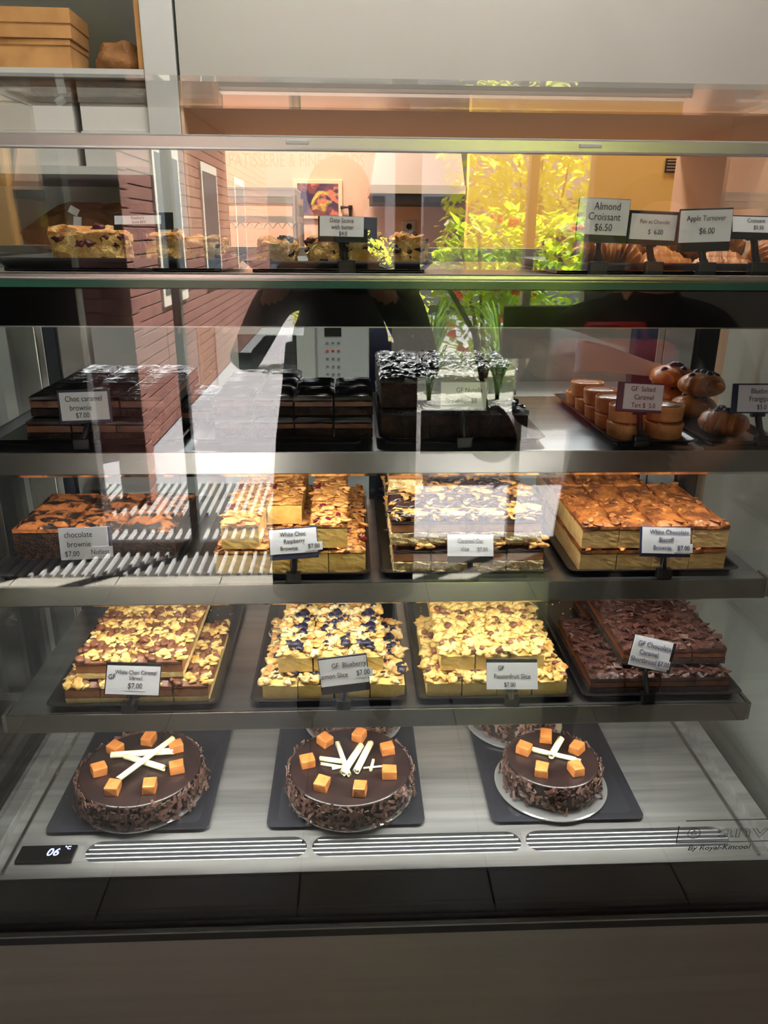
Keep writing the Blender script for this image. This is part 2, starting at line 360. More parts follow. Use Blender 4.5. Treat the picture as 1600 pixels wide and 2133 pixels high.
def leaves(bm, n, ctr, rad, size, rnd, shell=.55):
    for _ in range(n):
        d = Vector((rnd.gauss(0, 1), rnd.gauss(0, 1), rnd.gauss(0, 1))).normalized()*(rnd.uniform(shell, 1)**.6)
        p = Vector((ctr[0]+d.x*rad[0], ctr[1]+d.y*rad[1], ctr[2]+d.z*rad[2]))
        q = Matrix.Rotation(rnd.uniform(0, 6.28), 3, 'Z') @ Matrix.Rotation(rnd.uniform(-.9, .9), 3, 'X'); s = size*rnd.uniform(.6, 1.3)
        vs_ = [bm.verts.new(p+q @ Vector(c)*s) for c in ((0, 0, 0), (.28, .45, .06), (0, 1, 0), (-.28, .45, .06))]
        bm.faces.new(vs_)
def shrub(name, label, loc, blobs, size, lm, seed, flowers=0, stem=.5):
    rnd = random.Random(seed); t = thing(name, label, 'shrub', loc)
    bm = bmesh.new()
    for c, r, n in blobs: leaves(bm, n, c, r, size, rnd)
    f = link('foliage', mesh(bm), lm, t); f['kind'] = 'stuff'
    bm = bmesh.new()
    for k in range(5): cyl(bm, (0, 0, 0), (rnd.uniform(-.25, .25), rnd.uniform(-.2, .2), stem), .02, .008, 6)
    link('stems', mesh(bm), 'bark', t)
    if flowers:
        bm = bmesh.new()
        for _ in range(flowers):
            c, r, n = rnd.choice(blobs); a = rnd.uniform(0, 6.28)
            p = (c[0]+math.cos(a)*r[0]*.7, c[1]+r[1]*.95*rnd.uniform(.6, 1), c[2]+math.sin(a)*r[2]*.8)
            for _k in range(7): blob(bm, (p[0]+rnd.uniform(-.03, .03), p[1]+rnd.uniform(-.03, .03), p[2]+rnd.uniform(-.02, .02)), .018, 1, .3, rnd=rnd)
        ff = link('flowers', mesh(bm), 'flower', t); ff['kind'] = 'stuff'
    return t
BED = .42
pl = thing('garden_bed', 'low pale stone garden bed under the shrubs outside', 'garden bed', (1.4, -4.35, -.01)); box('kerb', -1.3, 2.2, -1.6, 1.55, 0, BED+.01, 'facade', pl, .01)
shrub('garden_tree', 'tall bright yellow-green leafy bush filling the garden window', (1.65, -5.3, BED), [((0, 0, 1.75), (.95, .4, .75), 1300), ((.3, .1, 1.2), (.8, .35, .6), 700), ((-.55, .1, 1.1), (.35, .3, .4), 220)], .13, 'leaf_yellow', 1, stem=1.6)
shrub('flowering_shrub', 'glossy green shrub with clusters of red flowers', (1.0, -3.95, BED), [((0, 0, .78), (.42, .28, .42), 620), ((.45, 0, .74), (.42, .28, .44), 560), ((-.1, .05, .45), (.3, .22, .3), 200)], .11, 'leaf_green', 2, 20, .9)
shrub('low_shrub', 'dark green shrub right of the red flowers', (2.42, -3.95, BED), [((0, 0, .82), (.5, .4, .68), 1300)], .09, 'leaf_dark', 3, 0, .7)
shrub('hedge_shrub', 'small lime green shrub beyond the garden bed', (.05, -7.2, 0), [((0, 0, .75), (.9, .4, .7), 1500)], .08, 'leaf_yellow', 4, 0, .6)
for k, (x, y) in enumerate(((.50, -3.14), (.95, -3.16), (1.40, -3.14))):
    rnd = random.Random(20+k); bm = bmesh.new()
    for _ in range(90):
        a = rnd.uniform(0, 6.28); L = rnd.uniform(.2, .42); h = rnd.uniform(.45, .95); dx, dy = math.cos(a), math.sin(a); pv_ = None
        for s in range(6):
            t_ = s/5; p = Vector((dx*L*t_**1.4*.7, dy*L*t_**1.4*.7, h*(t_*1.5-.75*t_*t_*1.1))); wd = .014*(1-t_*.85)
            e = (bm.verts.new(p+Vector((-dy, dx, 0))*wd), bm.verts.new(p-Vector((-dy, dx, 0))*wd))
            if pv_: bm.faces.new((pv_[0], pv_[1], e[1], e[0]))
            pv_ = e
    t = thing('strap_leaf_plant', ['clump of arching strap leaves nearest the window pillar', 'clump of arching strap leaves in the middle of the bed', 'clump of arching strap leaves furthest from the window pillar'][k], 'plant', (x, y, BED), group='strap-leaved plants under the bush')
    lf = link('leaves', mesh(bm), 'leaf_strap', t); lf['kind'] = 'stuff'

# ------------------------------------------------------------------ cabinet, boxes and kitchen behind the counter
cb = thing('shelving_cabinet', 'white built-in shelving cabinet behind the counter', 'cabinet', (0, 2.0, 0))
box('post', -.465, -.392, 0, .6, 0, 2.9, 'cabinet_white', cb, .002); box('side_panel', -1.3, -1.25, 0, .6, 0, 2.9, 'cabinet_white', cb)
box('inner_side', -.479, -.465, .012, .58, H+.343, 2.4, 'kraft', cb)
ZU, ZL = H+.340, H+.138
box('shelf_board', -1.25, -.466, .0, .58, ZU-.018, ZU, 'cabinet_white', cb); box('shelf_board', -1.25, -.466, .0, .58, ZL-.018, ZL, 'cabinet_white', cb)
ZB = H-.07
box('shelf_board', -1.25, -.466, .0, .58, ZB-.02, ZB, 'cabinet_white', cb)
box('back_panel', -1.25, -.466, .58, .6, 0, 2.9, 'cabinet_inside', cb); box('top_board', -1.25, -.466, .05, .58, H+.62, H+.64, 'cabinet_inside', cb); box('lower_door', -1.25, -.466, 0, .02, 0, ZB-.03, 'cabinet_white', cb, .002)
def carton(name, label, x0, x1, y0, y1, z0, z1, m, lidh, rz=0, cat='box', group=None):
    cx, cy = (x0+x1)/2, (y0+y1)/2; t = thing(name, label, cat, (cx, cy, z0), (0, 0, rz), group); a, b = (x1-x0)/2, (y1-y0)/2
    box('base', -a, a, -b, b, 0, z1-z0-.002, m, t, .001); box('lid', -a-.002, a+.002, -b-.003, b+.003, z1-z0-lidh, z1-z0, m, t, .001)
carton('cardboard_box', 'brown cardboard box on top shelf, lower of two', -.93, -.634, 2.03, 2.16, ZU, ZU+.062, 'kraft', .012)
carton('cardboard_box', 'brown cardboard box with flaps on top shelf, upper of two', -.95, -.628, 2.02, 2.16, ZU+.063, ZU+.122, 'kraft', .03, math.radians(1.5))
for i, (x0, x1, side) in enumerate(((-.86, -.640, 'left'), (-.622, -.468, 'right'))):
    for j, (a, b, lv) in enumerate(((ZL, ZL+.075, 'lower'), (ZL+.076, ZL+.165, 'upper'))):
        carton('cake_box', f'white cardboard cake box, {lv} of the {side} column on the shelf', x0, x1, 2.01+.003*j, 2.36, a, b, 'box_white', .03, group='white cake boxes on the cabinet shelf')
def paperbag(name, label, loc, sx, sy, sz, seed, stickers=()):
    t = thing(name, label, 'paper bag', loc); bm = bmesh.new(); bmesh.ops.create_icosphere(bm, subdivisions=4, radius=1)
    for v in bm.verts:
        c = v.co.copy(); k = 1+.16*noise.noise(c*1.8+Vector((seed, 0, 0)))+.05*abs(noise.noise(c*5+Vector((seed, 3, 0))))
        v.co = Vector((c.x*sx*k, c.y*sy*k, max(0, (c.z*.62+.38)*sz*k)))
    link('bag', mesh(bm), 'kraft_dark', t)
    for (x, y, z, a, b, r) in stickers: box('sticker', -a, a, -.001, .001, -b, b, 'paper', t).location = (x, y, z); t.children[-1].rotation_euler = (-.15, r, 0)
paperbag('crumpled_paper_bag', 'crumpled brown paper bag lying on the top shelf', (-.534, 2.09, ZU), .060, .06, .070, 2)
paperbag('paper_bag_bundle', 'bundle of brown paper bags with white stickers on the lower shelf', (-.66, 2.24, ZB), .20, .13, .135, 5, ((-.03, -.135, .08, .010, .018, .1), (-.04, -.12, .112, .012, .009, .5)))

bt = thing('back_bench', 'white bench with grey top under the microwave', 'bench', (.3, 2.0, 0))
box('carcass', -.66, .70, .10, .55, 0, .945, 'cabinet_white', bt); box('bench_top', -.67, .715, .06, .55, .945, .98, 'bench_top', bt, .003)
mw = thing('microwave_oven', 'white microwave oven with dark door window on the bench', 'microwave', (-.15, 2.2, .981))
box('body', -.23, .20, .012, .33, .01, .27, 'micro_white', mw, .004); box('door', -.23, .048, 0, .012, .012, .268, 'micro_white', mw, .003)
box('door_window', -.168, -.004, -.002, .004, .07, .195, 'micro_window', mw, .002)
cp = box('control_panel', .053, .198, 0, .012, .012, .268, 'micro_panel', mw, .003); box('display', .075, .122, -.002, .001, .19, .225, 'display_black', cp)
for r in range(6):
    for q in range(3): box('button', .078+q*.016, .086+q*.016, -.002, .001, .168-r*.022, .174-r*.022, 'button_red' if r == 1 else 'button', cp)
for fx_ in (-.2, .17): box('foot', fx_-.015, fx_+.015, .05, .3, 0, .011, 'black_matt', mw)
# kitchen
rk = thing('wire_rack', 'wire shelving rack with white top in the kitchen', 'rack', (-.36, 3.3, 0))
for zz in (H+.03, H+.10): box('shelf', -.2, .15, 0, .4, zz, zz+.022, 'wire', rk)
for a, b in ((-.19, .01), (.14, .01), (-.19, .39), (.14, .39)):
    bm = bmesh.new(); cyl(bm, (a, b, 0), (a, b, H+.13), .012, seg=10); link('upright', mesh(bm), 'wire', rk)
for k in range(9): 
    bm = bmesh.new(); x = -.19+k*.037; tube(bm, [(x, -.002, H+.032), (x+.0185, -.002, H+.008), (x+.037, -.002, H+.032)], .003, 6); link('truss_wire', mesh(bm), 'wire', rk)
carton('storage_carton', 'white carton on top of the wire rack in the kitchen', -.55, -.22, 3.32, 3.68, H+.124, H+.16, 'box_white', .01)
pc = thing('framed_picture', 'framed colourful picture hanging on the kitchen wall', 'picture', (-.155, 4.18, H+.055))
box('frame', -.135, .115, 0, .02, 0, .185, 'picture_frame', pc, .003); box('print', -.11, .095, -.003, 0, .018, .165, 'picture_paint', pc)
hd = thing('extractor_hood', 'pale extractor hood with dark lower edge above the kitchen stove', 'hood', (.30, 3.55, H+.135))
bm = bmesh.new(); vv = [bm.verts.new(c) for c in ((-.21, 0, .05), (.19, 0, .05), (.19, .6, .05), (-.21, .6, .05), (-.15, .15, .42), (.15, .15, .42), (.15, .5, .42), (-.15, .5, .42))]
for f_ in ((0, 1, 5, 4), (1, 2, 6, 5), (2, 3, 7, 6), (3, 0, 4, 7), (4, 5, 6, 7), (3, 2, 1, 0)): bm.faces.new([vv[i] for i in f_])
link('canopy', mesh(bm), 'hood_metal', hd); box('band', -.215, .195, -.004, .6, .016, .05, 'hood_metal', hd); box('grease_lip', -.205, .19, .0, .6, -.02, .016, 'black_matt', hd)
link_p = box('duct', -.14, .14, .16, .49, .42, 1.31, 'hood_metal', hd)
sk = thing('wall_socket', 'square wall socket on the kitchen wall', 'socket', (.30, 4.19, H+.0)); box('plate', -.035, .035, 0, .01, -.05, .05, 'socket', sk, .003)
for dz in (-.022, .022):
    bm = bmesh.new(); cyl(bm, (0, -.004, dz), (0, .002, dz), .015, seg=16); link('outlet', mesh(bm), 'black_matt', sk)
dh = thing('door_handle', 'black bow door handle on the kitchen wall panel', 'handle', (-.03, 4.19, H-.02)); bm = bmesh.new(); tube(bm, [(-.02, -.02, .13), (.03, -.02, .13), (.03, -.02, 0)], .008, 8); link('bow', mesh(bm), 'black_matt', dh)
for z_ in (.13, .0): box('mount', .02, .04, -.02, .01, z_-.01, z_+.01, 'black_matt', dh)
vt = thing('air_vent', 'small dark air vent on the yellow wall near the corner', 'vent', (1.38, 3.494, H+.24)); box('frame', -.05, .05, -.004, .004, 0, .055, 'frame_dark', vt)
for k in range(4): box('louvre', -.045, .045, -.008, -.003, .008+k*.012, .012+k*.012, 'wire', vt)

def ceiling_lamp(name, label, loc, size, energy, colr):
    t = thing(name, label, 'lamp', loc); box('housing', -size[0]/2-.02, size[0]/2+.02, -size[1]/2-.02, size[1]/2+.02, .012, .05, 'micro_white', t); box('diffuser', -size[0]/2, size[0]/2, -size[1]/2, size[1]/2, 0, .012, 'led', t)
    L = bpy.data.lights.new('lamp_light', 'AREA'); L.shape = 'RECTANGLE'; L.size, L.size_y = size; L.energy = energy; L.color = colr
    lo = link('lamp_light', L, None, t, (0, 0, -.005))
ceiling_lamp('kitchen_lamp', 'ceiling lamp over the kitchen rack', (-.3, 3.3, 2.84), (.6, .3), 44, (1, .81, .70))
ceiling_lamp('corridor_lamp', 'ceiling lamp in front of the yellow wall', (1.6, 3.05, 2.84), (.6, .3), 4.5, (1, .82, .55))
ceiling_lamp('service_fill', 'unseen fill lamp added above the staff side of the counter', (.15, 1.45, 2.84), (1.2, .2), 9, (1, .96, .9))  # unseen, added to brighten the microwave and upper shelf from behind
ceiling_lamp('shop_fill', 'unseen fill lamp added above the shop counter', (.2, .9, 2.84), (1.2, .3), 4, (1, .96, .9))  # unseen, added to lift the indoor light in the shop

# ------------------------------------------------------------------ the refrigerated display case
GY = .89                                    # front glass plane
ZD, Z4, Z3, Z2, ZT = H-.905, H-.68, H-.475, H-.28, H-.05
XL, XR = -.585, .675
RY = 1.42                                   # rear
dc = thing('display_case', 'refrigerated glass display case full of slices and cakes', 'display case', (0, 0, 0))
box('base_panel', XL-.02, XR+.02, GY-.01, RY, .06, H-1.008, 'steel_panel', dc, .002)
box('plinth', XL+.02, XR-.02, GY+.04, RY-.03, 0, .06, 'black_matt', dc)
box('base_trim', XL-.02, XR+.02, GY-.012, RY, H-1.008, H-.992, 'black_matt', dc)
box('trim_bead', XL-.02, XR+.02, GY-.014, GY-.006, H-.992, H-.989, 'steel', dc)
box('lower_fascia', XL-.02, XR+.02, GY+.006, GY+.012, H-.989, ZD-.001, 'black_gloss', dc)
box('deck_tub', XL, XR, GY+.012, RY, H-.989, ZD-.012, 'black_matt', dc)
# deck: plates, vents and slats
V0, V1 = GY+.040, GY+.084
dk = box('deck', XL, XR, V1, RY-.02, ZD-.012, ZD, 'steel_deck', dc)
box('front_strip', XL, XR, GY+.012, V0, ZD-.012, ZD, 'steel_deck', dk)
def vent(x0, x1):
    vr = box('vent_recess', x0+.0005, x1-.0005, V0, V1, ZD-.012, ZD-.009, 'vent_grey', dk)
    for k in range(5): box('slat', x0+.006*abs(k-2), x1-.006*abs(k-2), V0+.0015+k*.0088, V0+.0048+k*.0088, ZD-.009, ZD-.002, 'slat_metal', vr, .0012)
    for xa in (x0, x1):      # rounded ends
        bm = bmesh.new(); sgn = 1 if xa == x0 else -1; vc, vr_ = (V0+V1)/2, (V1-V0)/2
        pts = [(xa, V0), (xa+sgn*.026, V0)]+[(xa+sgn*(.026-.022*math.sin(a)), vc-vr_*math.cos(a)) for a in [math.pi*q/12 for q in range(1, 12)]]+[(xa+sgn*.026, V1), (xa, V1)]
        lo = [bm.verts.new((p[0], p[1], ZD-.012)) for p in pts]; hi = [bm.verts.new((p[0], p[1], ZD)) for p in pts]
        bm.faces.new(lo); bm.faces.new(hi)
        for q in range(len(pts)): bm.faces.new((lo[q], lo[(q+1) % len(pts)], hi[(q+1) % len(pts)], hi[q]))
        link('vent_end', mesh(bm), 'steel_deck', vr)
vent(-.42, -.071); vent(-.071, .2665); vent(.2665, .60)
box('deck_plate', XL, -.42, V0, V1, ZD-.012, ZD, 'steel_deck', dk); box('deck_plate', .60, XR, V0, V1, ZD-.012, ZD, 'steel_deck', dk)
for xa in (-.525, .625): box('edge_channel', xa-.003, xa+.003, GY+.02, RY-.04, ZD, ZD+.004, 'steel', dk, .001)
for xa in (-.556, .656): box('side_step', xa-.012, xa+.012, GY+.012, RY-.03, ZD, ZD+.016, 'steel_deck', dk, .002)
tdp = box('thermometer', -.515, -.430, GY+.040, GY+.072, ZD, ZD+.006, 'display_black', dk, .001)
words('06', .019, 'display_digit', tdp, (-.463, GY+.056, ZD+.0066), (math.radians(8), 0, 0), shear=.2); words('°C', .009, 'display_digit', tdp, (-.443, GY+.065, ZD+.0066), (0, 0, 0))
# glass
fg = box('front_glass', XL-.02, XR+.02, GY-.003, GY+.003, H-.988, ZT-.012, 'clear_glass', dc)
fu = box('upper_front_glass', XL-.02, XR+.02, GY-.003, GY+.003, ZT+.010, H+.078, 'clear_glass', dc)
box('top_rail', XL-.02, XR+.02, GY-.008, GY+.008, H+.078, H+.092, 'rail_grey', dc, .002)
for px in (620, 1230):
    p = at(px, 306, GY-.0085); box('led_glint', p.x-.012, p.x+.012, GY-.011, GY-.008, H+.0835, H+.0875, 'card', dc, .001)  # white bars standing in for LED reflections on the rail
words('anvil', .034, 'logo_grey', fg, (.590, GY-.0034, H-.835), sx=1.62, outline=.0003); words('By Royal-Kincool', .013, 'logo_grey', fg, (.545, GY-.0032, H-.864), sx=1.05, shear=.2)
bm = bmesh.new()
for a in ((.488, .690, -.8135, -.8123), (.480, .690, -.8545, -.8533), (.478, .4792, -.8545, -.822)): abox(bm, a[0], a[1], GY-.0034, GY-.003, H+a[2], H+a[3])
tube(bm, [(.503+.0095*math.cos(q*.5236), GY-.0034, H-.836+.0095*math.sin(q*.5236)) for q in range(13)], .0005, 5); tube(bm, [(.503, GY-.0034, H-.830), (.499, GY-.0034, H-.838), (.507, GY-.0034, H-.838), (.503, GY-.0034, H-.830)], .0005, 5); o = link('logo_outline', mesh(bm), 'logo_grey', fg); o['kind'] = 'stuff'
for xs, nm in ((XL, 'side_glass'), (XR, 'side_glass')): box(nm, xs-.006, xs+.0, GY+.004, RY, ZD-.01, ZT-.07, 'door_glass', dc)
# top deck
box('top_insulation', XL-.02, XR+.02, GY+.008, RY, H-.103, ZT-.010, 'black_gloss', dc)
box('top_glass_shelf', XL-.02, XR+.02, GY-.008, RY, ZT-.010, ZT-.002, 'green_edge', dc); box('top_plate', XL-.02, XR+.02, GY-.005, RY, ZT-.002, ZT, 'steel', dc)
box('top_trim', XL-.02, XR+.02, GY-.012, GY-.004, ZT-.001, ZT+.006, 'steel', dc, .002)
# sneeze guard on top
SZ = H+.172
sg = box('sneeze_guard_top', -.463, .580, 1.045, 1.262, SZ-.006, SZ, 'clear_glass', dc)
for xs in (-.463, .574): box('sneeze_guard_side', xs, xs+.006, .90, 1.262, ZT+.001, SZ-.007, 'clear_glass', dc)
# shelves
def shelf(z, y0, led=2.3):
    s = box('shelf', -.515, .605, y0+.004, RY-.05, z-.006, z, 'shelf_metal', dc)
    lp = box('front_lip', -.517, .607, y0, y0+.004, z-.030, z+.001, 'lip_metal', s, .001)
    bm = bmesh.new(); vv_ = [bm.verts.new(c) for x in (-.517, .607) for c in ((x, y0, z-.030), (x, y0+.009, z-.036), (x, y0+.010, z-.035), (x, y0+.002, z-.029))]
    for q in range(4): bm.faces.new((vv_[q], vv_[(q+1) % 4], vv_[4+(q+1) % 4], vv_[4+q]))
    bm.faces.new(vv_[:4]); bm.faces.new(vv_[4:]); link('lip_return', mesh(bm), 'polished', s)
    for xe in (-.519, .609): box('end_cap', xe-.003, xe+.003, y0-.001, y0+.03, z-.028, z+.002, 'steel', s, .0012)
    ls = box('led_strip', -.49, .58, y0+.010, y0+.022, z-.011, z-.006, 'led', s)
    L = bpy.data.lights.new('led_light', 'AREA'); L.shape = 'RECTANGLE'; L.size = 1.06; L.size_y = .012; L.energy = led; L.color = (1, .95, .86)
    link('led_light', L, None, ls, (.045, y0+.016, z-.0125), (math.radians(10), 0, 0))
    for xb in (-.505, .595): box('bracket', xb-.004, xb+.004, y0+.12, RY-.035, z-.022, z-.006, 'steel', s)
shelf(Z2, .998); shelf(Z3, .998); shelf(Z4, .986, 4.2)
box('added_reflector', XL+.01, XR-.01, GY+.03, RY-.04, H-.107, H-.103, 'shelf_metal', dc)  # pale metal sheet added so the brownie tops have brightness to reflect
tl_ = box('added_rear_led', -.49, .58, RY-.062, RY-.050, H-.112, H-.107, 'led', dc)  # strip added to give the upper shelf its sheen and backlight
L = bpy.data.lights.new('led_light', 'AREA'); L.shape = 'RECTANGLE'; L.size = 1.06; L.size_y = .012; L.energy = 1.3; L.color = (.92, .96, 1); link('led_light', L, None, tl_, (.045, RY-.056, H-.1135), (math.radians(-35), 0, 0))
# rear frame and doors
for xa, wd, m_ in ((.052, .040, 'navy'), (.532, .04, 'navy'), (.592, .055, 'steel'), (-.527, .022, 'navy'), (-.487, .05, 'steel'), (-.575, .05, 'steel'), (.645, .04, 'black_matt')):
    box('rear_post', xa-wd/2, xa+wd/2, RY-.035, RY-.005, ZD, H-.103, m_, dc, .002)
for xa, xb, yy in ((-.51, .045, RY-.022), (.045, .55, RY-.012)): box('sliding_door', xa, xb, yy, yy+.005, ZD+.01, H-.104, 'door_glass', dc)
# neighbours on both sides of the case
box('counter_end', .76, 1.5, .95, 1.55, 0, 1.30, 'plaster', None, .004); tag(bpy.data.objects['counter_end'], 'pale grey counter end standing right of the display case', 'counter')
box('side_counter', -1.5, -.68, .95, 1.55, 0, 1.0, 'frame_dark', None, .004); tag(bpy.data.objects['side_counter'], 'dark grey counter standing left of the display case', 'counter')

# ------------------------------------------------------------------ trays
def tray(label, x0, x1, y0, y1, z, m='tray_black', rim=.010, group='black trays in the display case', rz=0):
    t = thing('serving_tray', label, 'tray', ((x0+x1)/2, (y0+y1)/2, z+.0004), (0, 0, rz), group); a, b = (x1-x0)/2, (y1-y0)/2
    box('tray_base', -a+.012, a-.012, -b+.012, b-.012, 0, .004, m, t, .001)
    bm = bmesh.new(); n = 4; rings = []
    for (k, zz, off) in ((0, .0, .014), (1, rim, 0.0), (2, rim, .004), (3, .004, .017)):
        ring = []
        for sx_, sy_ in ((-1, -1), (1, -1), (1, 1), (-1, 1)):
            for q in range(n+1):
                ang = math.atan2(sy_, sx_)-math.pi/4+q*math.pi/2/n; rr = .012
                ring.append(bm.verts.new((sx_*(a-off-rr)+rr*math.cos(ang), sy_*(b-off-rr)+rr*math.sin(ang), zz)))
        rings.append(ring)
    L = len(rings[0])
    for r1, r2 in zip(rings, rings[1:]+rings[:1]):
        for q in range(L): bm.faces.new((r1[q], r1[(q+1) % L], r2[(q+1) % L], r2[q]))
    link('rim', mesh(bm), m, t)
    if abs(z-Z4) < .01:
        rnd = random.Random(int(x0*1000)); bm = bmesh.new()
        for _ in range(46): blob(bm, (rnd.uniform(-a+.02, a-.02), rnd.gauss(.10, .045), .0048), rnd.uniform(.0006, .0018), 1, .3, rnd=rnd)
        o = link('stray_crumbs', mesh(bm), 'crumble_pale', t); o['kind'] = 'stuff'
    return t
# ------------------------------------------------------------------ slices
def crumbs(w_, d_, z, n, r, seed, sub=1, jit=.3, sq=(1, 1, .7), over=.002):
    rnd = random.Random(seed); bm = bmesh.new()
    for _ in range(n):
        rr = r*rnd.uniform(.55, 1.25); blob(bm, (rnd.uniform(-w_/2-over+rr*.4, w_/2+over-rr*.4), rnd.uniform(-d_/2-over+rr*.4, d_/2+over-rr*.4), z+rnd.uniform(-.2, .5)*rr), rr, sub, jit, sq, rnd)
    return mesh(bm, sub > 1)
def shards(w_, d_, z, n, L, seed, tilt=.5):
    rnd = random.Random(seed); bm = bmesh.new()
    for _ in range(n):
        q = Matrix.Rotation(rnd.uniform(0, 6.28), 3, 'Z') @ Matrix.Rotation(rnd.uniform(-tilt, tilt), 3, 'X') @ Matrix.Rotation(rnd.uniform(-tilt, tilt), 3, 'Y'); l_ = L*rnd.uniform(.5, 1.3); wd = l_*rnd.uniform(.3, .6)
        c = Vector((rnd.uniform(-w_/2, w_/2), rnd.uniform(-d_/2, d_/2), z+rnd.uniform(0, .003)))
        r = bmesh.ops.create_cube(bm, size=1)
        for v in r['verts']: v.co = c + q @ Vector((v.co.x*l_*(1-.3*(v.co.y > 0)), v.co.y*wd, v.co.z*.0012+(.0015 if abs(v.co.x) > .4 else 0)))
    return mesh(bm)
def ridges(w_, d_, z, seed, n=11):
    bm = bmesh.new(); rnd = random.Random(seed); NX, NY = 10, n*4; V = []
    for j in range(NY+1):
        row = []
        for i in range(NX+1):
            x = -w_/2+w_*i/NX; y = -d_/2+d_*j/NY; e = max(abs(x)/(w_/2), abs(y)/(d_/2))
            zz = z+.0009*math.sin(j/4*2*math.pi+1.2*noise.noise(Vector((x*40, seed, y*8))))+.0015*noise.noise(Vector((x*30, y*30, seed)))-(.0025 if e > .97 else 0)
            row.append(bm.verts.new((x, y, zz)))
        V.append(row)
    for j in range(NY):
        for i in range(NX): bm.faces.new((V[j][i], V[j][i+1], V[j+1][i+1], V[j+1][i]))
    r = bmesh.ops.extrude_face_region(bm, geom=bm.faces[:])
    for g in r['geom']:
        if isinstance(g, bmesh.types.BMVert): g.co.z = z-.006
    return mesh(bm)
def crinkle(w_, d_, z, seed):
    bm = bmesh.new(); N = 22; V = []
    for j in range(N+1):
        row = []
        for i in range(N+1):
            x = -w_/2+w_*i/N; y = -d_/2+d_*j/N; e = max(abs(x)/(w_/2), abs(y)/(d_/2))
            row.append(bm.verts.new((x+.002*noise.noise(Vector((y*90, seed, 1))), y, z+.005*noise.noise(Vector((x*70, y*150, seed)))+.002*noise.noise(Vector((x*190, y*260, seed)))-(.004 if e > .97 else 0))))
        V.append(row)
    for j in range(N):
        for i in range(N): bm.faces.new((V[j][i], V[j][i+1], V[j+1][i+1], V[j+1][i]))
    r = bmesh.ops.extrude_face_region(bm, geom=bm.faces[:])
    for g in r['geom']:
        if isinstance(g, bmesh.types.BMVert): g.co.z = z-.007
    return mesh(bm)

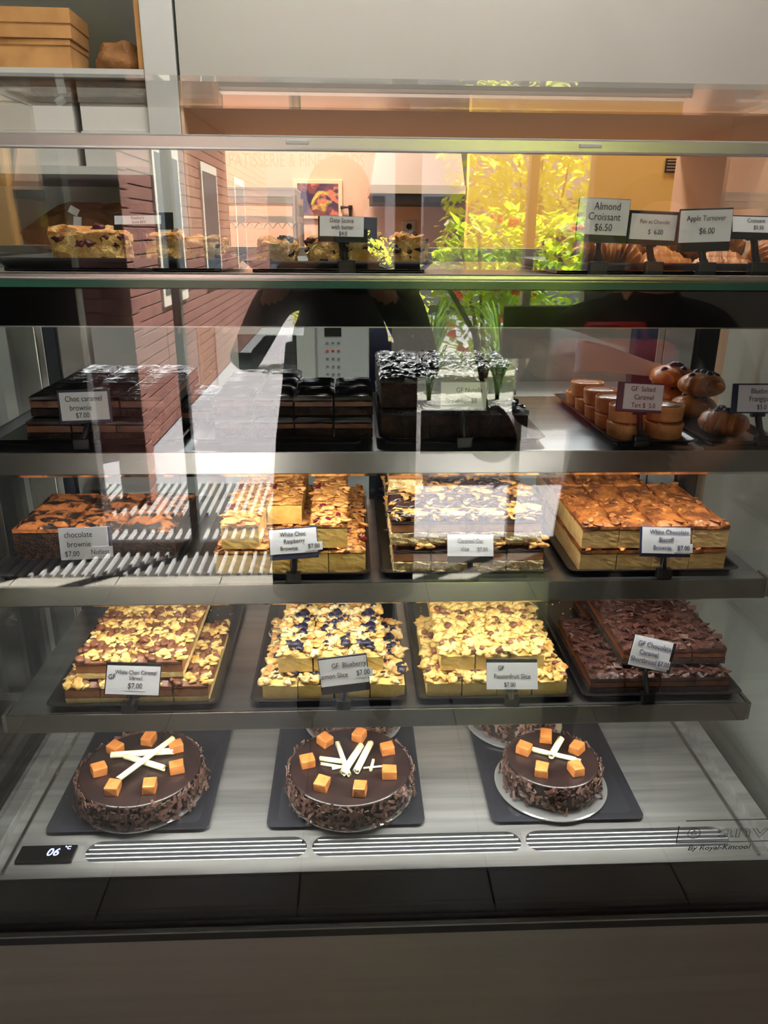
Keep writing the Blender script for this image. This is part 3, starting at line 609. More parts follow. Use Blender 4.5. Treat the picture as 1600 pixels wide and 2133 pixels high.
def recipe(kind, w_, d_, h, s):
    """list of (part name, mesh, material, is_stuff) for one slice"""
    R = []
    def add(n, me, m, st=False): R.append((n, me, m, st))
    if kind == 'shortbread':
        add('shortbread_base', lump(w_, d_, 0, h*.30, s), 'shortbread'); add('caramel_layer', lump(w_-.001, d_-.001, h*.30, h*.72, s+1), 'caramel'); add('topping', lump(w_, d_, h*.72, h*.84, s+2, top=.003), 'milk_choc')
        add('crumble', crumbs(w_, d_, h*.86, 32, .0080, s+3, sub=2, jit=.5, sq=(1.2, .9, .42)), 'crumble', True); add('chocolate_pieces', crumbs(w_, d_, h*.90, 26, .0062, s+4, sub=2, jit=.25, sq=(1.2, 1, .6)), 'milk_choc', True)
    elif kind == 'blueberry':
        add('sponge', lump(w_, d_, 0, h*.78, s), 'lemon'); add('crumble', crumbs(w_, d_, h*.84, 46, .0072, s+3, sub=2, jit=.5, sq=(1.1, .9, .55)), 'crumble_pale', True)
        add('almond_flakes', crumbs(w_, d_, h*.92, 22, .0062, s+5, sub=2, jit=.1, sq=(1, 1, .35)), 'almond', True); add('blueberries', crumbs(w_, d_, h*.92, 13, .0068, s+4, sub=2, jit=.25, sq=(1.2, 1, .6)), 'blueberry', True)
    elif kind == 'passionfruit':
        add('sponge', lump(w_, d_, 0, h*.78, s), 'lemon'); add('crumble', crumbs(w_, d_, h*.84, 60, .0078, s+3, sub=2, jit=.5, sq=(1.1, .9, .55)), 'crumble', True); add('chocolate_pieces', crumbs(w_, d_, h*.95, 9, .0056, s+4, sub=2, jit=.06, sq=(1, 1, .7)), 'milk_choc', True)
    elif kind == 'choc_shortbread':
        add('base', lump(w_, d_, 0, h*.34, s), 'dark_crumb'); add('caramel_layer', lump(w_-.001, d_-.001, h*.34, h*.62, s+1), 'caramel_dark'); add('chocolate_layer', lump(w_, d_, h*.62, h*.84, s+2, top=.003), 'flake_dark')
        add('chocolate_flakes', shards(w_, d_, h*.87, 46, .013, s+3), 'flake_dark', True)
    elif kind == 'raspberry':
        add('sponge', lump(w_, d_, 0, h*.86, s), 'blondie'); add('crust', lump(w_+.0008, d_+.0008, h*.86, h*.98, s+2, top=.003), 'blondie_top')
        add('almond_flakes', crumbs(w_, d_, h*.985, 24, .0066, s+3, sub=2, jit=.4, sq=(1.3, .8, .28)), 'almond', True); add('raspberry_pieces', crumbs(w_, d_, h*1.0, 7, .0048, s+5, sq=(1.2, 1, .5)), 'raspberry', True)
    elif kind == 'oat':
        add('oat_base', lump(w_, d_, 0, h*.46, s, side=.0016), 'oat'); add('caramel_layer', lump(w_-.001, d_-.001, h*.46, h*.76, s+1), 'caramel'); add('chocolate_layer', lump(w_, d_, h*.76, h*.86, s+2, top=.002), 'choc_top')
        add('oat_crumble', crumbs(w_, d_, h*.90, 22, .0095, s+3, sub=2, jit=.6, sq=(1.3, .9, .36)), 'oat_top', True); add('chocolate_drizzle', crumbs(w_, d_, h*.95, 20, .0082, s+4, sub=2, jit=.5, sq=(1.3, .8, .34)), 'choc_top', True)
    elif kind == 'biscuit':
        add('sponge', lump(w_, d_, 0, h*.84, s), 'biscuit_body'); add('crust', lump(w_+.0008, d_+.0008, h*.84, h, s+2, top=.0035), 'biscuit_top')
        add('crust_flakes', crumbs(w_, d_, h*1.0, 9, .0055, s+4, sub=2, jit=.2, sq=(1.4, .9, .3)), 'biscuit_top', True)
    elif kind == 'swirl':
        add('sponge', lump(w_, d_, 0, h*.86, s), 'dark_crumb'); add('swirled_top', lump(w_, d_, h*.86, h, s+2, top=.004, bulge=.003), 'swirl')
    elif kind == 'ridged':
        add('base', lump(w_, d_, 0, h*.40, s), 'dark_crumb'); add('caramel_layer', lump(w_-.001, d_-.001, h*.40, h*.74, s+1), 'caramel_dark'); add('icing', ridges(w_, d_, h*.97, s+2), 'shiny_choc')
    elif kind == 'ridged_dark':
        add('base', lump(w_, d_, 0, h*.45, s), 'dark_crumb'); add('caramel_layer', lump(w_-.001, d_-.001, h*.45, h*.70, s+1), 'caramel_dark'); add('icing', ridges(w_, d_, h*.97, s+2, 14), 'ridged_choc')
    elif kind == 'crinkle':
        add('sponge', lump(w_, d_, 0, h*.84, s), 'dark_crumb'); add('frosting', crinkle(w_+.002, d_+.002, h*.98, s+2), 'crinkle_choc')
    return R
VAR = {}
def variants(kind, w_, d_, h, n=3):
    key = (kind, w_, d_, h)
    if key not in VAR:
        VAR[key] = []
        for k in range(n):
            R = recipe(kind, w_, d_, h, 11*k+len(VAR)*37+3)
            for nm, me, m, st in R: me.materials.append(MATS[m])
            VAR[key].append(R)
    return VAR[key]
def slice_at(kind, name, desc, where, dims, loc, rz, group, vi):
    t = thing(name, f'{desc}, {where}', 'slice', loc, (0, 0, rz), group)
    V = variants(kind, *dims)
    for nm, me, m, st in V[vi % len(V)]:
        o = link(nm, me, None, t)
        if st: o['kind'] = 'stuff'
    return t
LV = {1: ['single layer'], 2: ['bottom layer', 'top layer'], 3: ['bottom layer', 'middle layer', 'top layer']}
def stack(kind, name, desc, dims, x0, y0, z, layers, gap=.0015, seed=1, jit=.0015, group=None):
    """layers: list of dicts col->list of row indices, with optional dx, dy; x0,y0 = front left corner of the bottom layer"""
    rnd = random.Random(seed); w_, d_, h = dims; n = 0
    for li, (dx, dy, cols) in enumerate(layers):
        rows_all = sorted({r for c in cols.values() for r in c}); rn = {r: i for i, r in enumerate(rows_all)}
        for ci, c in enumerate(sorted(cols)):
            for r in cols[c]:
                where = LV[len(layers)][li]+', '+('front row' if rn[r] == 0 else ('second row' if rn[r] == 1 else 'back row'))+f', {ORD[ci]} from left'
                n += 1
                slice_at(kind, name, desc, where, dims, (x0+dx+(c+.5)*(w_+gap)+rnd.uniform(-jit, jit)*.3, y0+dy+(r+.5)*(d_+gap)+rnd.uniform(-jit, jit)*.3, z+li*(h+.0018)), rnd.uniform(-.012, .012), group, rnd.randrange(3))
TB = .0046   # tray base above shelf
G34 = 'black trays in the display case'
# shelf four (lowest wire): four trays
tray('black tray holding white chocolate caramel shortbread slices', -.462, -.205, .995, 1.36, Z4)
stack('shortbread', 'shortbread_slice', 'caramel shortbread slice with pale crumble', (.0525, .098, .0325), -.436, 1.010, Z4+TB, [(0, 0, {0: [0, 1, 2], 1: [0, 1, 2], 2: [0, 1, 2], 3: [0, 1]}), (.016, .014, {0: [0, 1, 2], 1: [0, 1, 2], 2: [0, 1, 2]})], seed=1, group='white chocolate caramel shortbread slices')
tray('black tray holding blueberry lemon slices', -.158, .082, .998, 1.36, Z4)
stack('blueberry', 'blueberry_slice', 'pale lemon slice with blueberries', (.0525, .098, .0335), -.140, 1.010, Z4+TB, [(0, 0, {0: [0, 1], 1: [0, 1], 2: [0, 1, 2], 3: [0, 1]}), (.022, .022, {0: [0, 1], 1: [0, 1, 2], 2: [0, 1]})], gap=.0025, seed=2, group='blueberry lemon slices')
tray('black tray holding yellow passionfruit slices', .098, .343, .998, 1.36, Z4)
stack('passionfruit', 'passionfruit_slice', 'yellow passionfruit crumble slice', (.0525, .098, .0335), .112, 1.010, Z4+TB, [(0, 0, {0: [0, 1], 1: [0, 1, 2], 2: [0, 1, 2], 3: [0, 1, 2]}), (.022, .020, {0: [0, 1, 2], 1: [0, 1, 2], 2: [0, 1, 2]})], gap=.0018, seed=3, group='passionfruit slices')
tray('black tray holding dark chocolate caramel shortbread slices', .352, .606, .998, 1.36, Z4)
stack('choc_shortbread', 'chocolate_slice', 'dark chocolate flake shortbread slice', (.054, .098, .0335), .366, 1.012, Z4+TB, [(0, 0, {0: [0, 1], 1: [0, 1, 2], 2: [0, 1, 2], 3: [0, 1, 2]}), (.056, .026, {0: [0, 1, 2], 1: [0, 1, 2], 2: [0, 1, 2]})], gap=.0015, seed=4, group='chocolate caramel shortbread slices')
# shelf three
tray('black tray holding big chocolate brownie pieces with swirled top', -.512, -.256, 1.012, 1.365, Z3)
stack('swirl', 'brownie', 'large chocolate brownie with orange swirled top', (.079, .082, .050), -.508, 1.085, Z3+TB, [(0, 0, {0: [0, 1], 1: [0, 1], 2: [0, 1]})], seed=5, group='swirled chocolate brownies')
tray('black tray holding white chocolate raspberry brownies', -.234, .026, 1.012, 1.365, Z3)
stack('raspberry', 'raspberry_brownie', 'golden raspberry brownie with almond flakes', (.0535, .098, .037), -.200, 1.026, Z3+TB, [(0, 0, {0: [0, 1, 2], 1: [0, 1, 2], 2: [0, 1, 2], 3: [0, 1, 2]}), (.012, .002, {0: [0, 1, 2], 1: [1, 2], 2.3: [0, 1, 2]})], gap=.0012, seed=6, group='white chocolate raspberry brownies')
tray('black tray holding caramel oat slices', .040, .295, 1.012, 1.365, Z3)
stack('oat', 'oat_slice', 'caramel oat slice with chocolate topping', (.0535, .098, .042), .058, 1.022, Z3+TB, [(0, 0, {0: [0, 1, 2], 1: [0, 1, 2], 2: [0, 1, 2], 3: [0, 1, 2]}), (-.004, .004, {0: [0, 1, 2], 1: [0, 1, 2], 2: [0, 1, 2], 3: [0, 1, 2]}), (-.002, .02, {0: [1, 2]})], gap=.002, seed=7, group='caramel oat slices')
tray('black tray holding caramel biscuit brownies', .316, .573, 1.012, 1.365, Z3)
stack('biscuit', 'biscuit_brownie', 'golden blondie with brown biscuit crust', (.0535, .098, .0345), .334, 1.022, Z3+TB, [(0, 0, {0: [0, 1, 2], 1: [0, 1, 2], 2: [0, 1, 2], 3: [0, 1]}), (0, .002, {0: [0, 1, 2], 1: [0, 1, 2], 2: [0, 1, 2], 3: [0, 1]})], gap=.0006, seed=8, group='caramel biscuit brownies')
# shelf two
tray('dark tray holding choc caramel brownies on the upper shelf', -.508, -.232, 1.03, 1.36, Z2)
stack('ridged', 'caramel_brownie', 'glossy choc caramel brownie with ridged icing', (.060, .084, .030), -.446, 1.046, Z2+TB, [(0, 0, {0: [0, 1, 2], 1: [0, 1, 2], 2: [0, 1, 2], 3: [1, 2]}), (.004, .012, {0: [0, 1, 2], 1: [0, 1, 2], 2: [0, 1, 2], 3: [1, 2]} if False else {0: [0, 1, 2], 1: [0, 1, 2], 2: [0, 1, 2]})], gap=.001, seed=9, group='choc caramel brownies')
tray('dark tray holding dark iced brownies on the upper shelf', -.222, .024, 1.03, 1.36, Z2)
stack('ridged_dark', 'iced_brownie', 'dark brownie with finely combed icing', (.054, .072, .028), -.194, 1.062, Z2+TB, [(0, 0, {0: [0, 1, 2], 1: [0, 1, 2], 2: [0, 1, 2], 3: [0, 1]}), (0, .008, {0: [0, 1, 2], 1: [0, 1, 2], 2: [0, 1], 3: [0, 1]})], gap=.0022, seed=10, group='dark iced brownies')
tray('dark tray holding tall crinkled chocolate brownies', .034, .272, 1.03, 1.36, Z2)
stack('crinkle', 'hazelnut_brownie', 'tall dark brownie with crinkled shiny frosting', (.068, .084, .042), .040, 1.05, Z2+TB, [(0, 0, {0: [0, 1, 2], 1: [0, 1, 2], 2: [0, 1, 2]}), (0, .006, {0: [0, 1, 2], 1: [0, 1, 2], 2: [1, 2]})], gap=.0015, seed=11, group='tall crinkled brownies')
tray('dark tray holding salted caramel tarts', .358, .482, 1.012, 1.345, Z2)
# tarts
bm = bmesh.new(); lathe(bm, [(.0235, 0), (.025, .001), (.0268, .0205), (.0262, .022), (.0246, .022), (.0240, .019)], 40); tsh = mesh(bm, False); tsh.materials.append(MATS['tart'])
bm = bmesh.new(); lathe(bm, [(.0236, .0192), (.0244, .0206), (.016, .0222), (.003, .0226)], 40); tfl = mesh(bm, True); tfl.materials.append(MATS['tart_fill'])
k = 0
for li, spots in enumerate((tuple((x, y) for y in (1.062, 1.117, 1.172, 1.227, 1.282) for x in (.392, .448)), ((.394, 1.066), (.450, 1.070), (.392, 1.124), (.391, 1.182), (.388, 1.245)))):
    for (x, y) in spots:
        rw = ORD[min(4, int((y-1.035)/.055))]+' row from the glass'; sd = 'left' if x < .42 else 'right'
        t = thing('caramel_tart', f'round salted caramel tart, {"upper" if li else "lower"} layer, {rw}, {sd} side', 'tart', (x, y, Z2+TB+li*.0232), (0, 0, k), 'salted caramel tarts'); k += 1
        link('pastry_shell', tsh, None, t); link('filling', tfl, None, t)
# paper sheet standing behind the tarts and fruit buns on it
pp = thing('baking_paper', 'white sheet of baking paper curling up behind the tarts', 'paper', (.505, 1.318, Z2+TB+.046)); bm = bmesh.new(); V = []
for j in range(9):
    V.append([])
    for i in range(13):
        u, v = i/12, j/8; V[-1].append(bm.verts.new((-.12+u*.17, -.02*u, .001+v*(.058-.044*u)+.003*math.sin(u*6))))
for j in range(8):
    for i in range(12): bm.faces.new((V[j][i], V[j][i+1], V[j+1][i+1], V[j+1][i]))
po = link('sheet', mesh(bm, True), 'paper', pp); so_ = po.modifiers.new('s', 'SOLIDIFY'); so_.thickness = .0006
tray('dark tray with blueberry almond buns at the right end', .492, .602, 1.012, 1.345, Z2)
buns = [(.546, 1.270, TB, 'lower bun at the back'), (.546, 1.190, TB, 'lower bun in the middle'), (.546, 1.085, TB, 'lower bun at the front'), (.534, 1.262, TB+.036, 'upper bun at the back'), (.552, 1.186, TB+.036, 'upper bun in the middle')]
for k, (x, y, z, lb) in enumerate(buns):
    rnd = random.Random(60+k); t = thing('blueberry_bun', f'glazed almond bun topped with blueberries, {lb}', 'bun', (x, y, Z2+z), (0, 0, k*1.3), 'blueberry almond buns')
    bm = bmesh.new(); bmesh.ops.create_icosphere(bm, subdivisions=3, radius=1)
    for v in bm.verts: c = v.co.copy(); kk = 1+.07*noise.noise(c*2+Vector((k*3, 0, 0))); v.co = Vector((c.x*.036*kk, c.y*.036*kk, max(0, .015+c.z*.0195*kk)))
    link('bun', mesh(bm, True), 'croissant', t); bm = bmesh.new()
    for _ in range(9):
        a = rnd.uniform(0, 6.28); r = rnd.uniform(0, .024); blob(bm, (r*math.cos(a), r*math.sin(a), .034-r*r*14), .0062, 2, .06, rnd=rnd)
    o = link('blueberries', mesh(bm, True), 'blueberry', t); o['kind'] = 'stuff'

# ------------------------------------------------------------------ cakes on the deck
def deck_tray(label, x0, x1): return tray(label, x0, x1, .988, 1.36, ZD, 'tray_slate', .006, 'slate trays on the case floor')
deck_tray('flat slate tray under the round cake beside the thermometer', -.492, -.234); deck_tray('flat slate tray under the middle cakes', -.142, .114); deck_tray('flat slate tray under the small right-hand cakes', .222, .475)
def cake(label, loc, R, h, board, cubes, curls, nfl, seed, rz=0):
    rnd = random.Random(seed)
    bt_ = thing('cake_board', 'round silver board under the '+label.replace('glossy ', '').replace('heavily coated in flakes ', '').replace('with crossed white chocolate sticks ', '').replace(' with fan of white chocolate rolls', ''), 'cake board', loc, group='round cake boards'); bm = bmesh.new(); lathe(bm, [(board-.002, 0), (board, .0012), (board, .003), (board-.002, .004)], 64); link('disc', mesh(bm), 'clear_board', bt_)
    t = thing('chocolate_cake', label, 'cake', (loc[0], loc[1], loc[2]+.0042), (0, 0, rz), 'round chocolate cakes')
    bm = bmesh.new(); lathe(bm, [(R-.004, 0), (R-.001, .002), (R-.002, h-.006), (R-.003, h-.004)], 64); link('sponge', mesh(bm, False), 'choc_sponge', t)
    bm = bmesh.new(); lathe(bm, [(R-.003, h-.0045), (R-.0005, h-.003), (R-.002, h-.0004), (R-.006, h+.0005), (.002, h+.0012)], 64); link('glaze', mesh(bm, True), 'choc_glaze', t)
    bm = bmesh.new()
    for _ in range(nfl):
        a = rnd.uniform(0, 6.28); zz = (rnd.random()**.8)*h*1.0; L = rnd.uniform(.005, .015); wd = L*rnd.uniform(.3, .55)
        rr = R+rnd.uniform(-.001, .0035)+(.008*rnd.random() if zz < h*.2 else 0)
        q = Matrix.Rotation(a, 3, 'Z') @ Matrix.Rotation(rnd.uniform(-.7, .5), 3, 'Y') @ Matrix.Rotation(rnd.uniform(-1.5, 1.5), 3, 'X') @ Matrix.Rotation(rnd.uniform(-.5, .5), 3, 'Z')
        r = bmesh.ops.create_cube(bm, size=1); c = Vector((rr*math.cos(a), rr*math.sin(a), max(zz, .006)))
        for v in r['verts']: v.co = c+q @ Vector((v.co.x*.0013+(.0015 if abs(v.co.z) > .3 else 0), v.co.y*wd*(1-.35*(v.co.z > 0)), v.co.z*L)); v.co.z = max(v.co.z, .0006)
    o = link('chocolate_flakes', mesh(bm), 'choc_flake', t); o['kind'] = 'stuff'
    for (a, r, rot) in cubes:
        bm = bmesh.new(); s = .0118; abox(bm, -s, s, -s*.9, s*.9, 0, .017, .0024)
        for v in bm.verts: v.co += Vector(noise.noise_vector(v.co*140+Vector((a, r, 0))))*.0016
        link('fudge_cube', mesh(bm), 'fudge', t, (r*math.cos(a), r*math.sin(a), h+.0006), (rnd.uniform(-.08, .08), rnd.uniform(-.08, .08), rot))
    for (p, q, rad) in curls:
        bm = bmesh.new(); p, q = Vector(p), Vector(q); dv = (q-p); n = dv.normalized(); qt = n.to_track_quat('Z', 'Y'); V = []
        for i in range(15):      # rolled sheet of white chocolate: a spiral swept along its length
            aa = i/14*math.pi*2.7; rr = rad*(1-.035*i); o_ = qt @ Vector((rr*math.cos(aa), rr*math.sin(aa), 0)); V.append((bm.verts.new(p+o_+n*rnd.uniform(-.001, .002)), bm.verts.new(q+o_+n*rnd.uniform(-.002, .001))))
        for a_, b_ in zip(V, V[1:]): bm.faces.new((a_[0], b_[0], b_[1], a_[1]))
        o = link('white_chocolate_curl', mesh(bm, True), 'white_choc', t, (0, 0, h+.001)); md = o.modifiers.new('s', 'SOLIDIFY'); md.thickness = .0007
    return t
ZC = ZD+.0068
def ring(n, r, a0, skip=()): return [(a0+2*math.pi*k/n, r, a0+2*math.pi*k/n+random.Random(k).uniform(-.5, .5)) for k in range(n) if k not in skip]
def spot(px, py, board): p = on(px, py, ZC+.002); q = on(px, py-95, ZC+.002); return (p.x+(q.x-p.x)*board/(q.y-p.y), p.y+board, ZC)
c1 = spot(298, 1735, .104); c2 = spot(730, 1733, .107); c3 = spot(1146, 1713, .096)
cake('large glossy chocolate cake with crossed white chocolate sticks beside thermometer', c1, .100, .042, .104, ring(7, .066, -2.0), [((-.055, .022, .007), (.050, .030, .007), .0065), ((-.030, .020, .006), (.044, -.014, .006), .006), ((-.022, -.048, .013), (.046, .052, .018), .0055)], 620, 1)
cake('middle chocolate cake with fan of white chocolate rolls', c2, .103, .042, .107, ring(7, .072, -2.25), [((-.012, -.032, .007), (.020, .034, .013), .0068), ((.010, -.028, .007), (.036, .040, .013), .0066), ((-.002, -.034, .006), (-.022, .044, .012), .0048), ((-.052, .012, .004), (-.012, .000, .006), .004), ((-.050, .0, .003), (-.014, -.012, .004), .003), ((.034, -.022, .003), (.040, .006, .004), .003), ((.022, -.014, .003), (.056, -.010, .003), .002), ((-.030, -.014, .003), (-.006, -.008, .004), .003)], 640, 2)
cake('small chocolate cake heavily coated in flakes at front of right tray', c3, .078, .048, .096, ring(5, .049, -2.2), [((-.006, -.010, .010), (.022, .030, .016), .0065), ((-.040, .024, .004), (.004, .0, .005), .0045), ((-.030, .018, .003), (.036, -.012, .004), .005), ((.0, .004, .003), (.044, -.016, .004), .004)], 560, 3)
cake('partly hidden chocolate cake behind the middle cake', (c2[0]+.006, c2[1]+.196, ZC), .083, .048, .096, ring(6, .05, -2.4), [((-.02, -.01, .006), (.02, .03, .01), .006)], 480, 4)
cake('partly hidden small chocolate cake at back of right tray', (c3[0]-.028, c3[1]+.183, ZC), .078, .048, .094, ring(6, .046, -2.0), [((-.012, -.036, .006), (-.004, .01, .008), .0045), ((.0, -.034, .006), (.008, .012, .008), .0045)], 480, 5)

# ------------------------------------------------------------------ pastries on the top of the case
TZ = ZT+.0004
tray('shallow black tray of raspberry scones on top of the case', -.440, -.15, 1.0, 1.2, TZ-.0004, rim=.016, group='trays on top of the case')
tray('shallow black tray of date scones on top of the case', -.135, .105, 1.0, 1.2, TZ-.0004, rim=.014, group='trays on top of the case')
tray('shallow black tray of croissants on top of the case', .25, .565, 1.0, 1.24, TZ-.0004, rim=.014, group='trays on top of the case')
def scone(name, label, loc, sx, sy, sz, seed, bits, nb, rz=0, group=None):
    t = thing(name, label, 'scone', loc, (0, 0, rz), group); rnd = random.Random(seed)
    bm = bmesh.new(); abox(bm, -sx, sx, -sy, sy, 0, sz, min(sx, sy, sz)*.35, 3); bmesh.ops.subdivide_edges(bm, edges=bm.edges[:], cuts=5, use_grid_fill=True)
    for v in bm.verts:
        nv = noise.noise_vector(v.co*38+Vector((seed, 0, 0))); n2 = noise.noise_vector(v.co*120+Vector((seed, 5, 0))); n3 = noise.noise_vector(v.co*260+Vector((seed, 9, 0))); v.co += nv*.007+n2*.004+n3*.002; v.co.z = max(0, v.co.z)
    me = mesh(bm, True); me.materials.append(MATS['scone']); me.materials.append(MATS['scone_top'])
    for p in me.polygons: p.material_index = 1 if p.center.z > sz*.82 else 0
    link('crumb', me, None, t); bm = bmesh.new()
    for _ in range(nb): blob(bm, (rnd.uniform(-sx, sx), -sy+rnd.uniform(.001, .006), rnd.uniform(.15, .9)*sz) if rnd.random() < .6 else (rnd.uniform(-sx, sx)*.8, rnd.uniform(-sy, sy)*.7, sz-.001), rnd.uniform(.003, .0072), 2, .6, (1.3, .8, .8), rnd)
    o = link('fruit_pieces', mesh(bm, True), bits, t); o['kind'] = 'stuff'
SB = TZ+.0042
scone('raspberry_scone', 'crumbly raspberry scone beside the left end glass', (-.342, 1.09, SB), .046, .03, .046, 3, 'cherry', 12, .1, 'raspberry scones'); scone('raspberry_scone', 'pale raspberry scone behind the tilted scone card', (-.248, 1.10, SB), .028, .03, .040, 5, 'cherry', 6, 0, 'raspberry scones'); scone('raspberry_scone', 'raspberry scone at right end of the raspberry tray', (-.190, 1.085, SB), .025, .03, .036, 8, 'cherry', 6, 0, 'raspberry scones')
for k, (x, y, lb) in enumerate(((-.10, 1.11, 'date scone at left end of its tray'), (-.035, 1.10, 'date scone left of the date scone card'), (.015, 1.10, 'date scone partly behind the date scone card'), (.075, 1.09, 'date scone at right end of its tray'))):
    scone('date_scone', lb, (x, y, SB), .023, .03, [.034, .036, .042, .040][k], 20+k, 'date', 9, .05*k, 'date scones')
def croissant(name, label, loc, R, r, spread, seed, rz, cat='croissant', group='croissants'):
    t = thing(name, label, cat, loc, (0, 0, rz), group); bm = bmesh.new(); N = 64; pts = []; rads = []
    for i in range(N+1):
        u = -1+2*i/N; a = u*spread; taper = max(.12, (1-abs(u)**2.2))**.62; st = (abs(u)*5.0) % 1.0
        rr = r*taper*(1.0+.22*(1-st)**1.5); pts.append((R*math.sin(a), R*math.cos(a)-R, r*.98*taper*.95+.004)); rads.append(rr)
    tube(bm, pts, rads, 22)
    for v in bm.verts: v.co += Vector(noise.noise_vector(v.co*60+Vector((seed, 0, 0))))*.0025; v.co.z = max(0, v.co.z*.92)
    link('pastry', mesh(bm, True), 'croissant', t)
croissant('almond_croissant', 'curled almond croissant end showing its spiral beside the garden reflection', (.292, 1.08, SB), .05, .028, .8, 1, 1.3); croissant('almond_croissant', 'golden almond croissant behind the almond croissant card', (.362, 1.185, SB), .055, .030, .9, 2, .1)
croissant('chocolate_croissant', 'flat chocolate croissant between the first two cards', (.357, 1.085, SB), .08, .020, .42, 3, -.2); croissant('chocolate_croissant', 'chocolate croissant behind its own price card', (.445, 1.195, SB), .07, .024, .5, 4, .2)
croissant('plain_croissant', 'large puffed croissant behind the turnover card', (.512, 1.155, SB), .06, .036, .8, 5, .1); croissant('plain_croissant', 'plain croissant at the far right end of the tray', (.546, 1.05, SB), .04, .018, .5, 6, -1.3)
def turnover(label, loc, rz, s=1.0):
    t = thing('apple_turnover', label, 'turnover', loc, (0, 0, rz), 'apple turnovers'); bm = bmesh.new(); V = []; N = 20
    for j in range(N+1):
        V.append([])
        for i in range(N+1):
            u, v = i/N, j/N; x = (u-.5)*.1*(1-.75*v); y = v*.07; e = min(u, 1-u, v*1.2+.0, 1-v)*2; V[-1].append(bm.verts.new((x*s, y*s, (.006+.030*max(0, e)**.6+.003*math.sin(v*40))*s)))
    for j in range(N):
        for i in range(N): bm.faces.new((V[j][i], V[j][i+1], V[j+1][i+1], V[j+1][i]))
    r = bmesh.ops.extrude_face_region(bm, geom=bm.faces[:])
    for g in r['geom']:
        if isinstance(g, bmesh.types.BMVert): g.co.z = 0
    link('pastry', mesh(bm, True), 'croissant', t)
turnover('triangular apple turnover left of its price card', (.426, 1.065, SB), .2, .8); turnover('triangular apple turnover right of its price card', (.490, 1.045, SB), -.2, .8)

# ------------------------------------------------------------------ price tags
def price_tag(label, cpx, Y, wpx, hpx, lines, foot, tilt=12, roll=0, yaw=0, plate=None, m='tag_black', sticker=None, ink='ink', group='price cards on clips'):
    """card centred where the photograph shows it, carried by a stem that stands on `foot` (x, y, z)"""
    c = at(cpx[0], cpx[1], Y); dcam = (c-Vector((0, 0, H))).length; k = dcam/1640.
    W, Hh = wpx*k, hpx*k/math.cos(math.radians(max(0, 18-tilt)))
    f = Vector(foot); t = thing('price_tag', label, 'price tag', f, group=group)
    hd_ = link('card_holder', None, None, t, c-f, (math.radians(-tilt), math.radians(roll), math.radians(yaw)))
    l, r, b_, u = plate or (.003, .003, .004, .003)
    bm = bmesh.new(); abox(bm, -W/2-l, W/2+r, .0006, .003, -Hh/2-b_, Hh/2+u, .0007, 1); link('plate', mesh(bm), m, hd_)
    bm = bmesh.new(); abox(bm, -W/2, W/2, -.0002, .0006, -Hh/2, Hh/2); link('card', mesh(bm), 'card', hd_)
    for (txt, sz, x, z) in lines: words(txt, sz*Hh, ink, hd_, (x*W, -.0006, z*Hh), ext=.0001, sx=.84)
    if sticker:
        txt, sz, x, z, sw, sh = sticker
        bm = bmesh.new(); abox(bm, (x-sw/2)*W, (x+sw/2)*W, -.0007, -.0002, (z-sh/2)*Hh, (z+sh/2)*Hh); link('price_sticker', mesh(bm), 'card', hd_); words(txt, sz*Hh, ink, hd_, (x*W, -.0011, z*Hh), ext=.0001, sx=.84)
    lowc = c+Matrix.Rotation(math.radians(yaw), 3, 'Z') @ Matrix.Rotation(math.radians(roll), 3, 'Y') @ Matrix.Rotation(math.radians(-tilt), 3, 'X') @ Vector((0, .004, -Hh/2-.001))-f
    bm = bmesh.new(); tube(bm, [lowc+Vector((0, .001, .004)), lowc+Vector((0, .003, -.004)), Vector((lowc.x*.5, lowc.y*.5+.002, lowc.z*.5)), Vector((0, 0, .012))], [.0035, .0045, .0045, .0045], 10); link('stem', mesh(bm), 'tag_black', t)
    bm = bmesh.new(); abox(bm, -.011, .011, -.006, .006, 0, .016, .002); abox(bm, -.009, .009, -.008, .004, lowc.z-.006, lowc.z+.0, .001) if False else None
    link('clip', mesh(bm), 'tag_black', t)
    bm = bmesh.new(); cyl(bm, lowc+Vector((-.009, .004, -.003)), lowc+Vector((.009, .004, -.003)), .0042, seg=12); link('hinge', mesh(bm), 'tag_black', t)
    return t
def ft(px, py, z, dy=0): p = on(px, py, z); return (p.x, p.y+dy, z)
Y4, Y3, Y2 = .992, 1.004, 1.02
price_tag('price card for white choc caramel shortbread, tilted slightly', (277, 1417), .985, 104, 56, [('White Choc Caramel', .2, .05, .27), ('S/bread', .18, .05, .07), ('GF', .25, -.40, .10)], (at(270, 1478, Y4).x, Y4, Z4+.001), 30, 3, plate=(.002, .001, .001, .005), sticker=('$7.00', .27, .05, -.2, .4, .34))
price_tag('price card for blueberry lemon slice, tilted up to the right', (716, 1398), .985, 100, 56, [('GF  Blueberry', .27, .12, .22), ('Lemon Slice', .27, -.23, -.14)], (at(716, 1478, Y4).x, Y4, Z4+.001), 22, -7, plate=(.001, .001, .012, .003), sticker=('$7.00', .27, .40, -.13, .40, .36))
price_tag('price card for passionfruit slice in front of the yellow slices', (1067, 1408), .985, 106, 54, [('GF', .24, -.22, .30), ('Passionfruit Slice', .25, .0, -.02), ('$7.00', .24, -.05, -.33)], (at(1065, 1475, Y4).x, Y4, Z4+.001), 26, 1, plate=(.0, .0, .0, .006))
price_tag('price card for chocolate caramel shortbread, leaning down to the right', (1356, 1362), 1.0, 82, 60, [('GF Chocolate', .25, .05, .28), ('Caramel', .24, -.05, 0.), ('Shortbread', .24, -.14, -.27)], (at(1350, 1462, Y4).x, Y4+.004, Z4+.001), 16, 14, plate=(.001, .006, .002, .001), sticker=('$7.00', .22, .37, -.27, .34, .28), ink='ink_blue')
